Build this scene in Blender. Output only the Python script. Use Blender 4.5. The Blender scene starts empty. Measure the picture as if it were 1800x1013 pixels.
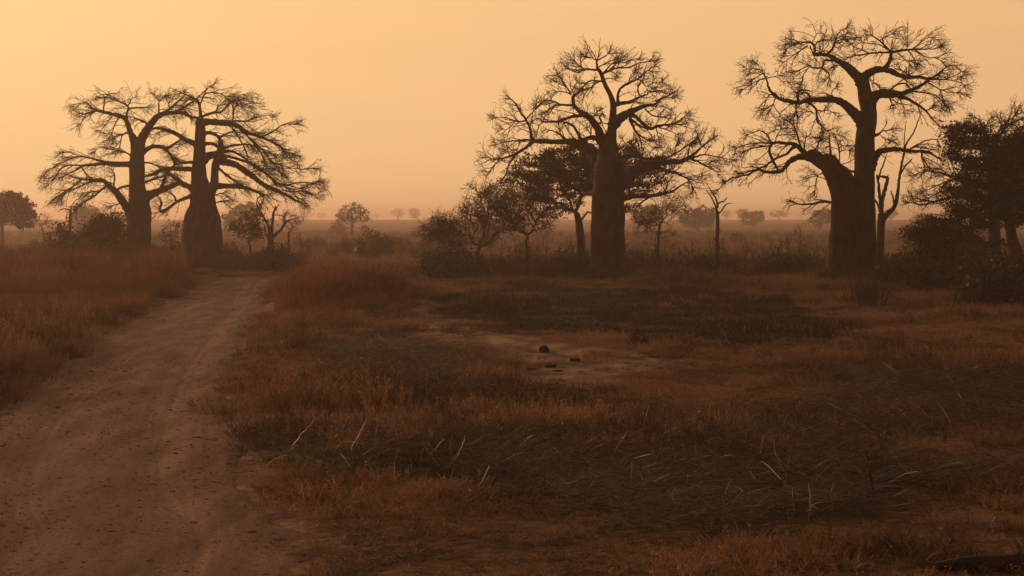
import bpy, math, random
import numpy as np
from mathutils import Vector

random.seed(7)
RNG = np.random.default_rng(7)
R = math.radians
sc = bpy.context.scene
COL = sc.collection

# ------------------------------------------------------------------ camera
F = 3000.0            # focal length in photo pixels (1800 px wide frame)
H = 3.6               # eye height, standing in an open vehicle
PITCH = math.atan(121.5 / F)
cam = bpy.data.cameras.new('camera')
cam_ob = bpy.data.objects.new('camera', cam)
COL.objects.link(cam_ob)
cam.sensor_width = 36
cam.lens = 36 * F / 1800
cam.clip_start = 0.1
cam.clip_end = 9000
cam_ob.location = (0, 0, H)
cam_ob.rotation_euler = (math.pi / 2 - PITCH, 0, 0)
sc.camera = cam_ob

# ------------------------------------------------------------------ sky and sun
SUN_EL, SUN_AZ = 9.0, -38.0          # hazy sun out of frame to the upper left
sdir = (math.sin(R(SUN_AZ)) * math.cos(R(SUN_EL)), math.cos(R(SUN_AZ)) * math.cos(R(SUN_EL)), math.sin(R(SUN_EL)))
SKY_STRENGTH = 0.1
world = bpy.data.worlds.new('World')
sc.world = world
world.use_nodes = True
wt = world.node_tree
N, L = wt.nodes.new, wt.links.new
bg = wt.nodes['Background']
sky = N('ShaderNodeTexSky')
sky.sky_type = 'NISHITA'
sky.sun_disc = False
sky.sun_elevation, sky.sun_rotation = R(SUN_EL), R(SUN_AZ)
sky.air_density, sky.dust_density, sky.ozone_density = 1.5, 8, 1
tc = N('ShaderNodeTexCoord')
nrm = N('ShaderNodeVectorMath'); nrm.operation = 'NORMALIZE'
L(tc.outputs['Generated'], nrm.inputs[0])
dt = N('ShaderNodeVectorMath'); dt.operation = 'DOT_PRODUCT'
L(nrm.outputs[0], dt.inputs[0]); dt.inputs[1].default_value = sdir
mr = N('ShaderNodeMapRange'); L(dt.outputs['Value'], mr.inputs[0])
mr.inputs[1].default_value = -1; mr.inputs[2].default_value = 1
rp = N('ShaderNodeValToRGB'); L(mr.outputs[0], rp.inputs[0])
STOPS = [(-1, (.21, .113, .068)), (.2, (.46, .248, .128)), (.58, (.96, .545, .25)), (.8, (1.05, .62, .276)),
         (.94, (1.08, .675, .30)), (1, (1.12, .76, .37))]
el = rp.color_ramp.elements
while len(el) < len(STOPS):
    el.new(.5)
for k, (p, c) in enumerate(STOPS):
    el[k].position = (p + 1) / 2
    el[k].color = (*c, 1)
sp = N('ShaderNodeSeparateXYZ'); L(nrm.outputs[0], sp.inputs[0])
mz = N('ShaderNodeMapRange'); mz.interpolation_type = 'SMOOTHSTEP'
L(sp.outputs[2], mz.inputs[0]); mz.inputs[1].default_value = .10; mz.inputs[2].default_value = .85
mix1 = N('ShaderNodeMix'); mix1.data_type = 'RGBA'
L(mz.outputs[0], mix1.inputs[0]); L(rp.outputs[0], mix1.inputs[6]); mix1.inputs[7].default_value = (.25, .148, .090, 1)
dm = N('ShaderNodeMapping'); dm.inputs['Scale'].default_value = (2.5, 2.5, 22)      # faint uneven layers of dust
L(nrm.outputs[0], dm.inputs[0])
dn_ = N('ShaderNodeTexNoise'); dn_.inputs['Scale'].default_value = 1.6; dn_.inputs['Detail'].default_value = 4; L(dm.outputs[0], dn_.inputs[0])
dr = N('ShaderNodeMapRange'); L(dn_.outputs[0], dr.inputs[0]); dr.inputs[3].default_value = .94; dr.inputs[4].default_value = 1.06
ds = N('ShaderNodeVectorMath'); ds.operation = 'SCALE'; L(mix1.outputs[2], ds.inputs[0]); L(dr.outputs[0], ds.inputs[3])
scl = N('ShaderNodeVectorMath'); scl.operation = 'SCALE'
L(ds.outputs[0], scl.inputs[0]); scl.inputs[3].default_value = 1 / SKY_STRENGTH
mix2 = N('ShaderNodeMix'); mix2.data_type = 'RGBA'      # a thick dust veil in front of the clear sky
mix2.inputs[0].default_value = .88
L(sky.outputs[0], mix2.inputs[6]); L(scl.outputs[0], mix2.inputs[7])
L(mix2.outputs[2], bg.inputs[0])
bg.inputs[1].default_value = SKY_STRENGTH

sun = bpy.data.lights.new('sun', 'SUN')
sun_ob = bpy.data.objects.new('sun', sun)
COL.objects.link(sun_ob)
sun.energy = 2.2
sun.angle = R(10)
sun.color = (1, .47, .22)
sun_ob.rotation_euler = Vector(sdir).to_track_quat('Z', 'Y').to_euler()

sc.view_settings.view_transform = 'Standard'
sc.view_settings.look = 'None'
sc.view_settings.exposure = 0
sc.view_settings.gamma = 1
sc.cycles.volume_bounces = 0
sc.cycles.max_bounces = 2
sc.cycles.use_light_tree = False
sc.cycles.use_denoising = True
sc.cycles.use_adaptive_sampling = True
sc.cycles.adaptive_threshold = .02

# ------------------------------------------------------------------ helpers: projection, noise, meshes
CP, SP_ = math.cos(PITCH), math.sin(PITCH)


def ray(px, py):
    xc = (np.asarray(px, float) - 900) / F
    yc = (506.5 - np.asarray(py, float)) / F
    return xc, CP + yc * SP_, -SP_ + yc * CP


def at(px, py, Y):
    """photo pixel -> point in the vertical plane at distance Y"""
    x, y, z = ray(px, py)
    t = np.asarray(Y, float) / y
    return np.stack([x * t, np.asarray(Y, float) + 0 * x, H + z * t], -1)


def on_ground(px, py):
    x, y, z = ray(px, py)
    t = -H / z
    return np.stack([x * t, y * t], -1)


def to_px(x, y, z=0.0):
    dz = z - H
    fw = y * CP - dz * SP_
    up = y * SP_ + dz * CP
    return 900 + F * x / fw, 506.5 - F * up / fw


def hash2(i, j, s):
    n = (i.astype(np.int64) * 374761393 + j.astype(np.int64) * 668265263 + s * 1442695041) & 0x7fffffff
    n = ((n ^ (n >> 13)) * 1274126177) & 0x7fffffff
    return ((n ^ (n >> 16)) & 0xffff) / 65535.0


def vnoise(x, y, s=0):
    xi, yi = np.floor(x), np.floor(y)
    u, v = x - xi, y - yi
    u, v = u * u * (3 - 2 * u), v * v * (3 - 2 * v)
    a, b = hash2(xi, yi, s), hash2(xi + 1, yi, s)
    c, d = hash2(xi, yi + 1, s), hash2(xi + 1, yi + 1, s)
    return (a * (1 - u) + b * u) * (1 - v) + (c * (1 - u) + d * u) * v


def fbm(x, y, s=0, o=4):
    t, a, n = 0, .5, 0
    for k in range(o):
        t = t + a * vnoise(x * 2 ** k, y * 2 ** k, s + k * 17)
        n += a
        a *= .5
    return t / n


def sstep(x, a, b):
    t = np.clip((x - a) / (b - a), 0, 1)
    return t * t * (3 - 2 * t)


def raw_mesh(name, verts, faces):
    """verts (n,3); faces: list of int arrays (m,k)"""
    me = bpy.data.meshes.new(name)
    verts = np.asarray(verts, np.float32)
    me.vertices.add(len(verts))
    me.vertices.foreach_set('co', verts.ravel())
    faces = [np.asarray(f, np.int32) for f in faces if len(f)]
    nl = sum(f.size for f in faces)
    npoly = sum(len(f) for f in faces)
    me.loops.add(nl)
    me.loops.foreach_set('vertex_index', np.concatenate([f.ravel() for f in faces]))
    me.polygons.add(npoly)
    tot = np.concatenate([np.full(len(f), f.shape[1], np.int32) for f in faces])
    start = np.concatenate([[0], np.cumsum(tot)[:-1]]).astype(np.int32)
    me.polygons.foreach_set('loop_start', start)
    me.polygons.foreach_set('use_smooth', np.ones(npoly, bool))
    me.update(calc_edges=True)
    return me


def obj(name, me, mat=None, parent=None):
    o = bpy.data.objects.new(name, me)
    COL.objects.link(o)
    if mat is not None and me is not None and not me.materials:
        me.materials.append(mat)
    if parent is not None:
        o.parent = parent
    return o


def tag(o, label=None, cat=None, group=None, kind=None):
    if label: o['label'] = label
    if cat: o['category'] = cat
    if group: o['group'] = group
    if kind: o['kind'] = kind
    return o


def thing(name, label, cat, loc, group=None, rz=0):
    o = bpy.data.objects.new(name, None)
    COL.objects.link(o)
    o.empty_display_size = .3
    o.location = loc
    o.rotation_euler = (0, 0, rz)
    return tag(o, label, cat, group)


def copy_tree(root, loc, rz, s, label=None, group=None):
    r = root.copy(); COL.objects.link(r)
    r.location = loc; r.rotation_euler = (0, 0, rz); r.scale = s
    if label: r['label'] = label
    if group: r['group'] = group
    for ch in root.children:
        c = ch.copy(); COL.objects.link(c); c.parent = r
    return r


class Tubes:
    """collects swept tubes and leaf quads, builds one mesh"""
    def __init__(self):
        self.v, self.q, self.n = [], [], 0

    def add(self, P, Rd, sides=4, lump=0.0, seed=0):
        P = np.asarray(P, float)
        Rd = np.asarray(Rd, float)
        if P.ndim == 2:
            P, Rd = P[None], Rd[None]
        m, n, _ = P.shape
        T = np.gradient(P, axis=1)
        T /= np.linalg.norm(T, axis=2, keepdims=True) + 1e-9
        mt = np.abs(T.mean(1))
        ref = np.eye(3)[np.argmin(mt, 1)][:, None, :]
        U = np.cross(T, ref); U /= np.linalg.norm(U, axis=2, keepdims=True) + 1e-9
        V = np.cross(T, U)
        a = np.arange(sides) * 2 * math.pi / sides
        rr = Rd[:, :, None] * np.ones(sides)
        if lump:
            zz = np.cumsum(np.linalg.norm(np.diff(P, axis=1, prepend=P[:, :1]), axis=2), axis=1)[:, :, None] * .9
            k = seed * 3.1
            w = (.5 * np.sin(3 * a + k + .35 * np.sin(zz * 1.3 + k)) + .35 * np.sin(5 * a + 2 * k + .5 * np.sin(zz * .8)) +
                 .3 * np.sin(2 * a + zz * 1.7 + k) + .3 * np.sin(9 * a + 1.3 * np.sin(zz * .6 + k)) + .25 * np.sin(zz * 4.3 + 3 * np.sin(a + k)))
            rr = rr * (1 + lump * w)
        ring = P[:, :, None, :] + rr[..., None] * (np.cos(a)[:, None] * U[:, :, None, :] + np.sin(a)[:, None] * V[:, :, None, :])
        self.v.append(ring.reshape(-1, 3))
        i = np.arange(m)[:, None, None] * n * sides
        j = np.arange(n - 1)[None, :, None] * sides
        k = np.arange(sides)[None, None, :]
        k2 = (k + 1) % sides
        b = self.n + i + j
        self.q.append(np.stack([b + k, b + k2, b + sides + k2, b + sides + k], -1).reshape(-1, 4))
        self.n += m * n * sides
        return self

    def leaves(self, C, size, rng, flat=0.0, aspect=.5):
        """leaf quads (diamond, slightly folded) at centres C"""
        m = len(C)
        if not m: return self
        a = rng.normal(size=(m, 3)); a[:, 2] *= (1 - flat); a /= np.linalg.norm(a, axis=1, keepdims=True)
        b = rng.normal(size=(m, 3)); b -= a * (a * b).sum(1, keepdims=True); b /= np.linalg.norm(b, axis=1, keepdims=True)
        c = np.cross(a, b)
        s = (size * rng.uniform(.6, 1.35, m))[:, None]
        v = np.stack([C - a * s, C + b * s * aspect + c * s * .12, C + a * s, C - b * s * aspect + c * s * .12], 1)
        self.v.append(v.reshape(-1, 3))
        self.q.append(self.n + np.arange(m * 4).reshape(m, 4))
        self.n += m * 4
        return self

    def mesh(self, name):
        return raw_mesh(name, np.concatenate(self.v), [np.concatenate(self.q)])


def spline(P, step):
    """Catmull-Rom resample of an (n,k) polyline; the first three columns are position"""
    P = np.asarray(P, float)
    if len(P) == 2:
        P = np.array([P[0], (P[0] + P[1]) / 2, P[1]])
    Q = np.vstack([2 * P[0] - P[1], P, 2 * P[-1] - P[-2]])
    out = []
    for i in range(1, len(Q) - 2):
        n = max(1, int(math.ceil(np.linalg.norm(Q[i + 1, :3] - Q[i, :3]) / step)))
        t = (np.arange(n) / n)[:, None]
        p0, p1, p2, p3 = Q[i - 1], Q[i], Q[i + 1], Q[i + 2]
        c = .5 * (2 * p1 + (p2 - p0) * t + (2 * p0 - 5 * p1 + 4 * p2 - p3) * t ** 2 + (3 * p1 - p0 - 3 * p2 + p3) * t ** 3)
        c[:, 3:] = p1[3:] + (p2[3:] - p1[3:]) * t
        out.append(c)
    out.append(P[-1:])
    return np.vstack(out)


def unit(v):
    return v / (np.linalg.norm(v, axis=-1, keepdims=True) + 1e-9)


def walk(P0, D0, Ln, r0, r1, n, rng, jitter=.35, trop=0.0):
    """many wandering twigs at once: starts P0, directions D0, lengths Ln, radii r0 -> r1, n points"""
    m = len(P0)
    P = np.empty((m, n, 3)); P[:, 0] = P0
    d = unit(D0)
    st = (Ln / (n - 1))[:, None]
    for k in range(1, n):
        P[:, k] = P[:, k - 1] + d * st
        d = unit(d + rng.normal(size=(m, 3)) * jitter + np.array([0, 0, 1.]) * (trop if np.ndim(trop) == 0 else np.asarray(trop)[:, None]))
    t = np.linspace(0, 1, n)[None, :]
    r0 = np.broadcast_to(r0, (m,))[:, None]; r1 = np.broadcast_to(r1, (m,))[:, None]
    return P, r0 + (r1 - r0) * t


def sprout(P, Rd, per, tmin, rng, spread=1.0, up=0.0, out=None):
    """start points and directions for side twigs along tubes P (m,n,3)"""
    m, n, _ = P.shape
    i = np.repeat(np.arange(m), per)
    t = rng.uniform(tmin, 1, len(i)) * (n - 1)
    k = np.minimum(t.astype(int), n - 2); f = (t - k)[:, None]
    p = P[i, k] * (1 - f) + P[i, k + 1] * f
    T = unit(P[i, k + 1] - P[i, k])
    u = rng.normal(size=(len(i), 3)); u -= T * (u * T).sum(1, keepdims=True); u = unit(u)
    sprout.t = t / (n - 1)
    d = T * rng.uniform(.35, .95, (len(i), 1)) + u * rng.uniform(.5, 1.0, (len(i), 1)) * spread + np.array([0, 0, up])
    if out is not None:
        d = d + out
    r = Rd[i, k]
    return p, unit(d), r


# ------------------------------------------------------------------ materials
def new_mat(name):
    m = bpy.data.materials.new(name)
    m.use_nodes = True
    t = m.node_tree
    return m, t, t.nodes['Principled BSDF'], t.nodes['Material Output']


def noise_col(t, c1, c2, scale, detail=6, coord='Object', stretch=None, lo=.35, hi=.65):
    tcn = t.nodes.new('ShaderNodeTexCoord')
    src = tcn.outputs[coord]
    if stretch:
        mp = t.nodes.new('ShaderNodeMapping'); mp.inputs['Scale'].default_value = stretch
        t.links.new(src, mp.inputs[0]); src = mp.outputs[0]
    nz = t.nodes.new('ShaderNodeTexNoise'); nz.inputs['Scale'].default_value = scale; nz.inputs['Detail'].default_value = detail
    t.links.new(src, nz.inputs[0])
    cr = t.nodes.new('ShaderNodeValToRGB')
    cr.color_ramp.elements[0].position = lo; cr.color_ramp.elements[0].color = (*c1, 1)
    cr.color_ramp.elements[1].position = hi; cr.color_ramp.elements[1].color = (*c2, 1)
    t.links.new(nz.outputs[0], cr.inputs[0])
    return nz, cr


def bark_mat(name, c1, c2, scale=2.0, bump=.6):
    m, t, b, o = new_mat(name)
    nz, cr = noise_col(t, c1, c2, scale, 8, 'Object', (1.6, 1.6, .55))
    t.links.new(cr.outputs[0], b.inputs['Base Color'])
    b.inputs['Roughness'].default_value = .9
    b.inputs['Specular IOR Level'].default_value = .15
    nz2, _ = noise_col(t, c1, c2, scale * 6, 6, 'Object', (1.5, 1.5, .4))
    bp = t.nodes.new('ShaderNodeBump'); bp.inputs['Strength'].default_value = bump; bp.inputs['Distance'].default_value = .06
    ad = t.nodes.new('ShaderNodeMath'); ad.operation = 'ADD'
    t.links.new(nz.outputs[0], ad.inputs[0]); t.links.new(nz2.outputs[0], ad.inputs[1])
    t.links.new(ad.outputs[0], bp.inputs['Height']); t.links.new(bp.outputs[0], b.inputs['Normal'])
    return m


def leaf_mat(name, c1, c2, trans=.4, gloss=.25, rough=.55, scale=1.3, patch=0.0):
    """thin blades and leaves: colour varies from plant to plant and within, part of the light passes through"""
    m, t, b, o = new_mat(name)
    oi = t.nodes.new('ShaderNodeObjectInfo')
    nz, cr = noise_col(t, c1, c2, scale, 3, 'Object', None, .3, .7)
    ad = t.nodes.new('ShaderNodeMath'); ad.operation = 'MULTIPLY_ADD'
    t.links.new(oi.outputs['Random'], ad.inputs[0]); ad.inputs[1].default_value = .5; t.links.new(nz.outputs[0], ad.inputs[2])
    sb = t.nodes.new('ShaderNodeMath'); sb.operation = 'SUBTRACT'; t.links.new(ad.outputs[0], sb.inputs[0]); sb.inputs[1].default_value = .25
    gp = t.nodes.new('ShaderNodeNewGeometry')           # patches of paler and darker growth, metres across
    pn = t.nodes.new('ShaderNodeTexNoise'); pn.inputs['Scale'].default_value = .16; pn.inputs['Detail'].default_value = 5; pn.inputs['Roughness'].default_value = .6
    t.links.new(gp.outputs['Position'], pn.inputs[0])
    pa = t.nodes.new('ShaderNodeMath'); pa.operation = 'MULTIPLY_ADD'; t.links.new(pn.outputs[0], pa.inputs[0]); pa.inputs[1].default_value = patch
    t.links.new(sb.outputs[0], pa.inputs[2])
    ps = t.nodes.new('ShaderNodeMath'); ps.operation = 'SUBTRACT'; t.links.new(pa.outputs[0], ps.inputs[0]); ps.inputs[1].default_value = patch * .5
    t.links.new(ps.outputs[0], cr.inputs[0])
    t.links.new(cr.outputs[0], b.inputs['Base Color'])
    b.inputs['Roughness'].default_value = rough
    b.inputs['Specular IOR Level'].default_value = gloss
    tr = t.nodes.new('ShaderNodeBsdfTranslucent'); t.links.new(cr.outputs[0], tr.inputs[0])
    mx = t.nodes.new('ShaderNodeMixShader'); mx.inputs[0].default_value = trans
    t.links.new(b.outputs[0], mx.inputs[1]); t.links.new(tr.outputs[0], mx.inputs[2])
    t.links.new(mx.outputs[0], o.inputs['Surface'])
    return m


M = {}
M['bark'] = bark_mat('baobab_bark', (.018, .010, .008), (.060, .035, .027))
M['twig'] = bark_mat('twig_bark', (.014, .009, .006), (.040, .025, .019), 3, .2)
M['drybark'] = bark_mat('dry_bark', (.04, .028, .021), (.11, .08, .06), 4, .4)
M['leaf'] = leaf_mat('dark_leaf', (.018, .016, .007), (.055, .045, .018), .3)
M['olive'] = leaf_mat('olive_leaf', (.030, .026, .009), (.085, .065, .024), .35)
M['brownleaf'] = leaf_mat('brown_leaf', (.04, .022, .012), (.10, .055, .028), .35)
M['red_grass'] = leaf_mat('red_grass', (.095, .041, .020), (.25, .116, .056), .45, .2, patch=1.6)
M['tan_grass'] = leaf_mat('tan_grass', (.060, .034, .020), (.30, .176, .096), .40, .3, patch=2.4)
M['straw'] = leaf_mat('straw', (.024, .013, .008), (.115, .062, .034), .2, .35, .5, patch=1.5)
M['pale_straw'] = leaf_mat('pale_straw', (.09, .054, .033), (.32, .195, .118), .25, .4, .45)
M['burnt'] = leaf_mat('burnt_grass', (.008, .006, .004), (.035, .022, .012), .2, .2)
M['green'] = leaf_mat('green_grass', (.028, .036, .008), (.085, .092, .020), .35, .3)
M['stalk'] = leaf_mat('pale_stalk', (.36, .25, .18), (.66, .48, .36), .25, .5, .4)
M['stone'] = bark_mat('dark_stone', (.018, .014, .009), (.05, .038, .024), 14, .5)

# ------------------------------------------------------------------ ground, road, haze
def poly_dist(x, y, P):
    """distance to a polyline and the parameter of the nearest point"""
    best = np.full(x.shape, 1e9); par = np.zeros(x.shape)
    for i in range(len(P) - 1):
        ax, ay = P[i][:2]; bx, by = P[i + 1][:2]
        dx, dy = bx - ax, by - ay
        t = np.clip(((x - ax) * dx + (y - ay) * dy) / (dx * dx + dy * dy), 0, 1)
        d = np.hypot(x - ax - t * dx, y - ay - t * dy)
        k = d < best
        best[k] = d[k]; par[k] = (i + t)[k]
    return best, par


LE = [(-200, 1013), (-95, 850), (0, 730), (60, 680), (150, 612), (240, 560), (310, 526), (352, 502), (385, 487)]
RE = [(522, 1013), (432, 850), (396, 745), (393, 690), (404, 640), (424, 580), (442, 545), (458, 513), (472, 494)]
lw = np.array([on_ground(*p) for p in LE]); rw = np.array([on_ground(*p) for p in RE])
cw = (lw + rw) / 2
hw = np.linalg.norm(lw - rw, axis=1) / 2
hw = np.minimum(hw, 2.3)
first = np.array([[cw[0, 0] - .3, -60, 2.2], [cw[0, 0] - .3, 0, 2.2]])
last = np.array([[cw[-1, 0] + 2.0, cw[-1, 1] + 7, 1.8], [cw[-1, 0] + 8, cw[-1, 1] + 13, 1.8], [cw[-1, 0] + 22, cw[-1, 1] + 16, 1.8]])
ROAD = spline(np.vstack([first, np.column_stack([cw, hw]), last])[:, [0, 1, 2]] * [1, 1, 1], 2.0)
_rd = np.column_stack([ROAD[:, 0], ROAD[:, 1]])


def road_pos(x, y):
    """signed-free distance from the road's centre in half widths"""
    d, p = poly_dist(x, y, _rd)
    w = np.interp(p, np.arange(len(ROAD)), ROAD[:, 2])
    return d / w


MOUND = on_ground(560, 540)


def height(x, y, road=True):
    x = np.asarray(x, float); y = np.asarray(y, float)
    near = 1 - sstep(y, 150, 300)
    z = (fbm(x * .09, y * .09, 3) - .5) * .30 * near + (fbm(x * .5, y * .5, 9) - .5) * .12 * near
    z = z + .35 * np.exp(-(((x - MOUND[0]) / 3.4) ** 2 + ((y - MOUND[1] - 4) / 9) ** 2))
    z = z + 2.9 * sstep(y, 350, 1500) - 3.0 * sstep(y, 1550, 2600)
    if road:
        q = road_pos(np.atleast_1d(x), np.atleast_1d(y)).reshape(np.shape(x))
        k = 1 - sstep(q, .8, 1.6)
        z = z * (1 - k) - .14 * k
    return z


def gz(x, y):
    return float(height(np.array([float(x)]), np.array([float(y)]))[0])


def in_poly(px, py, poly):
    c = np.zeros(px.shape, bool)
    n = len(poly)
    for i in range(n):
        x1, y1 = poly[i]; x2, y2 = poly[(i + 1) % n]
        k = ((y1 > py) != (y2 > py)) & (px < (x2 - x1) * (py - y1) / (y2 - y1 + 1e-9) + x1)
        c ^= k
    return c


MUD = [(690, 512), (735, 520), (780, 552), (850, 582), (940, 602), (1040, 610), (1120, 620), (1165, 638), (1140, 656), (1080, 668), (1060, 690),
       (985, 692), (925, 668), (900, 640), (850, 615), (770, 598), (738, 572), (715, 545)]
MUD2 = [(950, 715), (1060, 705), (1090, 722), (1040, 738), (960, 735)]
BURN = [(780, 528), (880, 512), (1040, 506), (1200, 508), (1330, 518), (1420, 530), (1400, 556), (1520, 566), (1500, 582), (1430, 598),
        (1330, 610), (1200, 607), (1080, 597), (960, 588), (860, 572), (800, 555)]

GREEN = [(405, 785), (430, 768), (560, 790), (700, 803), (900, 835), (1000, 872), (1120, 905), (1300, 920), (1420, 902), (1560, 872), (1560, 900), (1440, 935), (1300, 948), (1130, 942), (980, 890), (850, 852), (640, 835), (500, 825), (430, 808)]
STRAW = [(430, 772), (560, 752), (760, 745), (1000, 752), (1250, 725), (1420, 705), (1590, 750), (1580, 862), (1420, 902), (1280, 920), (1120, 902), (980, 862), (800, 822), (600, 797)]
DSTRAW = [(1360, 700), (1500, 650), (1800, 655), (1980, 720), (1980, 770), (1600, 765)]
DARK = [(560, 598), (650, 590), (800, 630), (890, 652), (860, 690), (720, 700), (600, 672)]
DARK2 = [(1230, 900), (1700, 805), (1850, 800), (1850, 835), (1700, 830)]


def mask(x, y, poly, amp=.25, s=5):
    """soft-edged patch on the ground whose outline is broken up by noise (in world space)"""
    xx = x + (fbm(x * .55, y * .55, s) - .5) * 5 * amp * 2
    yy = y + (fbm(x * .55, y * .28, s + 9) - .5) * 9 * amp * 2
    px, py = to_px(xx, yy)
    return in_poly(px, py, poly)


rows = np.concatenate([np.linspace(-180, 13, 10)[:-1], 13 * np.exp(np.arange(0, math.log(130 / 13) / .0085 + 1) * .0085),
                       130 * np.exp(np.arange(1, 118) * .03)])
rows = rows[rows < 4300]
ui = np.linspace(-1, 1, 301)
uo = np.array([1.15, 1.4, 1.8, 2.5, 3.5, 5, 7])
u = np.concatenate([-uo[::-1], ui, uo])
gy = np.repeat(rows[:, None], len(u), 1)
half = .36 * np.maximum(rows, 0) + 9
gx = np.where(np.abs(u)[None, :] <= 1, u[None, :] * half[:, None], np.sign(u)[None, :] * (half[:, None] + (np.abs(u) - 1)[None, :] * (60 + .12 * half[:, None])))
gx = np.clip(gx, -3000, 3000)
gzv = height(gx, gy)
nr, ncol = gx.shape
idx = np.arange(nr * ncol).reshape(nr, ncol)
gq = np.stack([idx[:-1, :-1], idx[:-1, 1:], idx[1:, 1:], idx[1:, :-1]], -1).reshape(-1, 4)
gme = raw_mesh('ground', np.stack([gx, gy, gzv], -1).reshape(-1, 3), [gq])
nearm = (gy > 10) & (gy < 140)


def soft(poly, **k):
    a = np.zeros(gx.shape)
    a[nearm] = mask(gx[nearm], gy[nearm], poly, **k)
    for _ in range(2):
        b = a.copy()
        b[1:-1, 1:-1] = (a[1:-1, 1:-1] * 2 + a[:-2, 1:-1] + a[2:, 1:-1] + a[1:-1, :-2] + a[1:-1, 2:]) / 6
        a = b
    return a


vg = np.zeros(gx.shape); vg[nearm] = 1 - sstep(road_pos(gx[nearm], gy[nearm]) + (fbm(gx[nearm] * .9, gy[nearm] * .6, 78) - .5) * .5, 1.0, 1.4)
for nm, arr in (('verge', vg), ('mud', np.maximum(soft(MUD, amp=.12), soft(MUD2, amp=.12))), ('burn', np.maximum(soft(BURN, amp=.3, s=31), .75 * np.maximum(soft(STRAW, amp=.1, s=63), np.maximum(soft(DSTRAW, amp=.2, s=65), soft(DARK, amp=.2, s=67)))))):  # burnt clearing, plus the darkness of straw hollows painted into the ground colour
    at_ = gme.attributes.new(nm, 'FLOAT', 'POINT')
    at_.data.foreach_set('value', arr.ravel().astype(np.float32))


def ground_mat():
    m, t, b, o = new_mat('savanna_ground')
    nz, cr = noise_col(t, (.055, .030, .016), (.20, .105, .050), .22, 10)
    nz2, cr2 = noise_col(t, (.5, .5, .5), (1.4, 1.4, 1.4), 5.0, 10, 'Object', None, .38, .62)
    mu = t.nodes.new('ShaderNodeMix'); mu.data_type = 'RGBA'; mu.blend_type = 'MULTIPLY'; mu.inputs[0].default_value = 1
    t.links.new(cr.outputs[0], mu.inputs[6]); t.links.new(cr2.outputs[0], mu.inputs[7])
    prev = mu.outputs[2]
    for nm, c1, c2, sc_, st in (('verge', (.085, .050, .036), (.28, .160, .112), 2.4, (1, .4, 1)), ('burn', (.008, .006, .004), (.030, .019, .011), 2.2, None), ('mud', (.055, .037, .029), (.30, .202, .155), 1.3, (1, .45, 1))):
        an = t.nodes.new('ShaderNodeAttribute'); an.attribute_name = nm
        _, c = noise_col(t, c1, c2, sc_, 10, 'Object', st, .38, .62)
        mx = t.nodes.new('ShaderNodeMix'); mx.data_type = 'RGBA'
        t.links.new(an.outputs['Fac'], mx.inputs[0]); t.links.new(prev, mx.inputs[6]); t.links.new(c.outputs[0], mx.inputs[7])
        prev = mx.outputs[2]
    t.links.new(prev, b.inputs['Base Color'])
    b.inputs['Roughness'].default_value = .95
    b.inputs['Specular IOR Level'].default_value = .1
    nb, _ = noise_col(t, (0, 0, 0), (1, 1, 1), 5, 8)
    bp = t.nodes.new('ShaderNodeBump'); bp.inputs['Strength'].default_value = .7; bp.inputs['Distance'].default_value = .08
    t.links.new(nb.outputs[0], bp.inputs['Height']); t.links.new(bp.outputs[0], b.inputs['Normal'])
    return m


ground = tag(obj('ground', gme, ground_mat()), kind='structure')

# the dirt road: a sheet with two wheel ruts whose ragged edges dip under the soil
rs = spline(ROAD, .35)
tg = unit(np.gradient(rs[:, :2], axis=0))
nrmv = np.stack([tg[:, 1], -tg[:, 0]], -1)
cu = np.linspace(-1.25, 1.25, 91)
rx = rs[:, 0:1] + nrmv[:, 0:1] * cu * rs[:, 2:3]
ry = rs[:, 1:2] + nrmv[:, 1:2] * cu * rs[:, 2:3]
arc = np.cumsum(np.linalg.norm(np.diff(rs[:, :2], axis=0, prepend=rs[:1, :2]), axis=1))[:, None]
wob = .04 * np.sin(arc * .09) + .015 * np.sin(arc * .31)
rut = np.exp(-((np.abs(cu + wob) - .46) / .13) ** 2)
edge = sstep(np.abs(cu) + (fbm(rx * 1.1, ry * 1.1, 77) - .5) * .35, .86, 1.12)
rzv = height(rx, ry) + .035 - .028 * rut + .015 * np.exp(-(cu / .2) ** 2) + (fbm(rx * 2.2, ry * 2.2, 5) - .5) * .010 - .10 * edge
nr2, nc2 = rx.shape
idx = np.arange(nr2 * nc2).reshape(nr2, nc2)
rme = raw_mesh('road', np.stack([rx, ry, rzv], -1).reshape(-1, 3), [np.stack([idx[:-1, :-1], idx[:-1, 1:], idx[1:, 1:], idx[1:, :-1]], -1).reshape(-1, 4)])
a_ = rme.attributes.new('rut', 'FLOAT', 'POINT')
streak = np.clip(rut * .8 + (fbm(np.broadcast_to(cu * 13 + wob * 13, rx.shape), arc * .07 + cu * 0, 41, 5) - .5) * 2.4, 0, 1)
lines = fbm(np.broadcast_to(cu * 34 + wob * 30, rx.shape), arc * .045 + cu * 0, 47, 3)
streak = np.clip(.3 + streak * .35 + (lines - .5) * 1.5 * np.exp(-((np.abs(cu + wob) - .46) / .30) ** 2) + (fbm(rx * 1.2, ry * .8, 49) - .5) * .5, 0, 1)
a_.data.foreach_set('value', streak.ravel().astype(np.float32))


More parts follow.
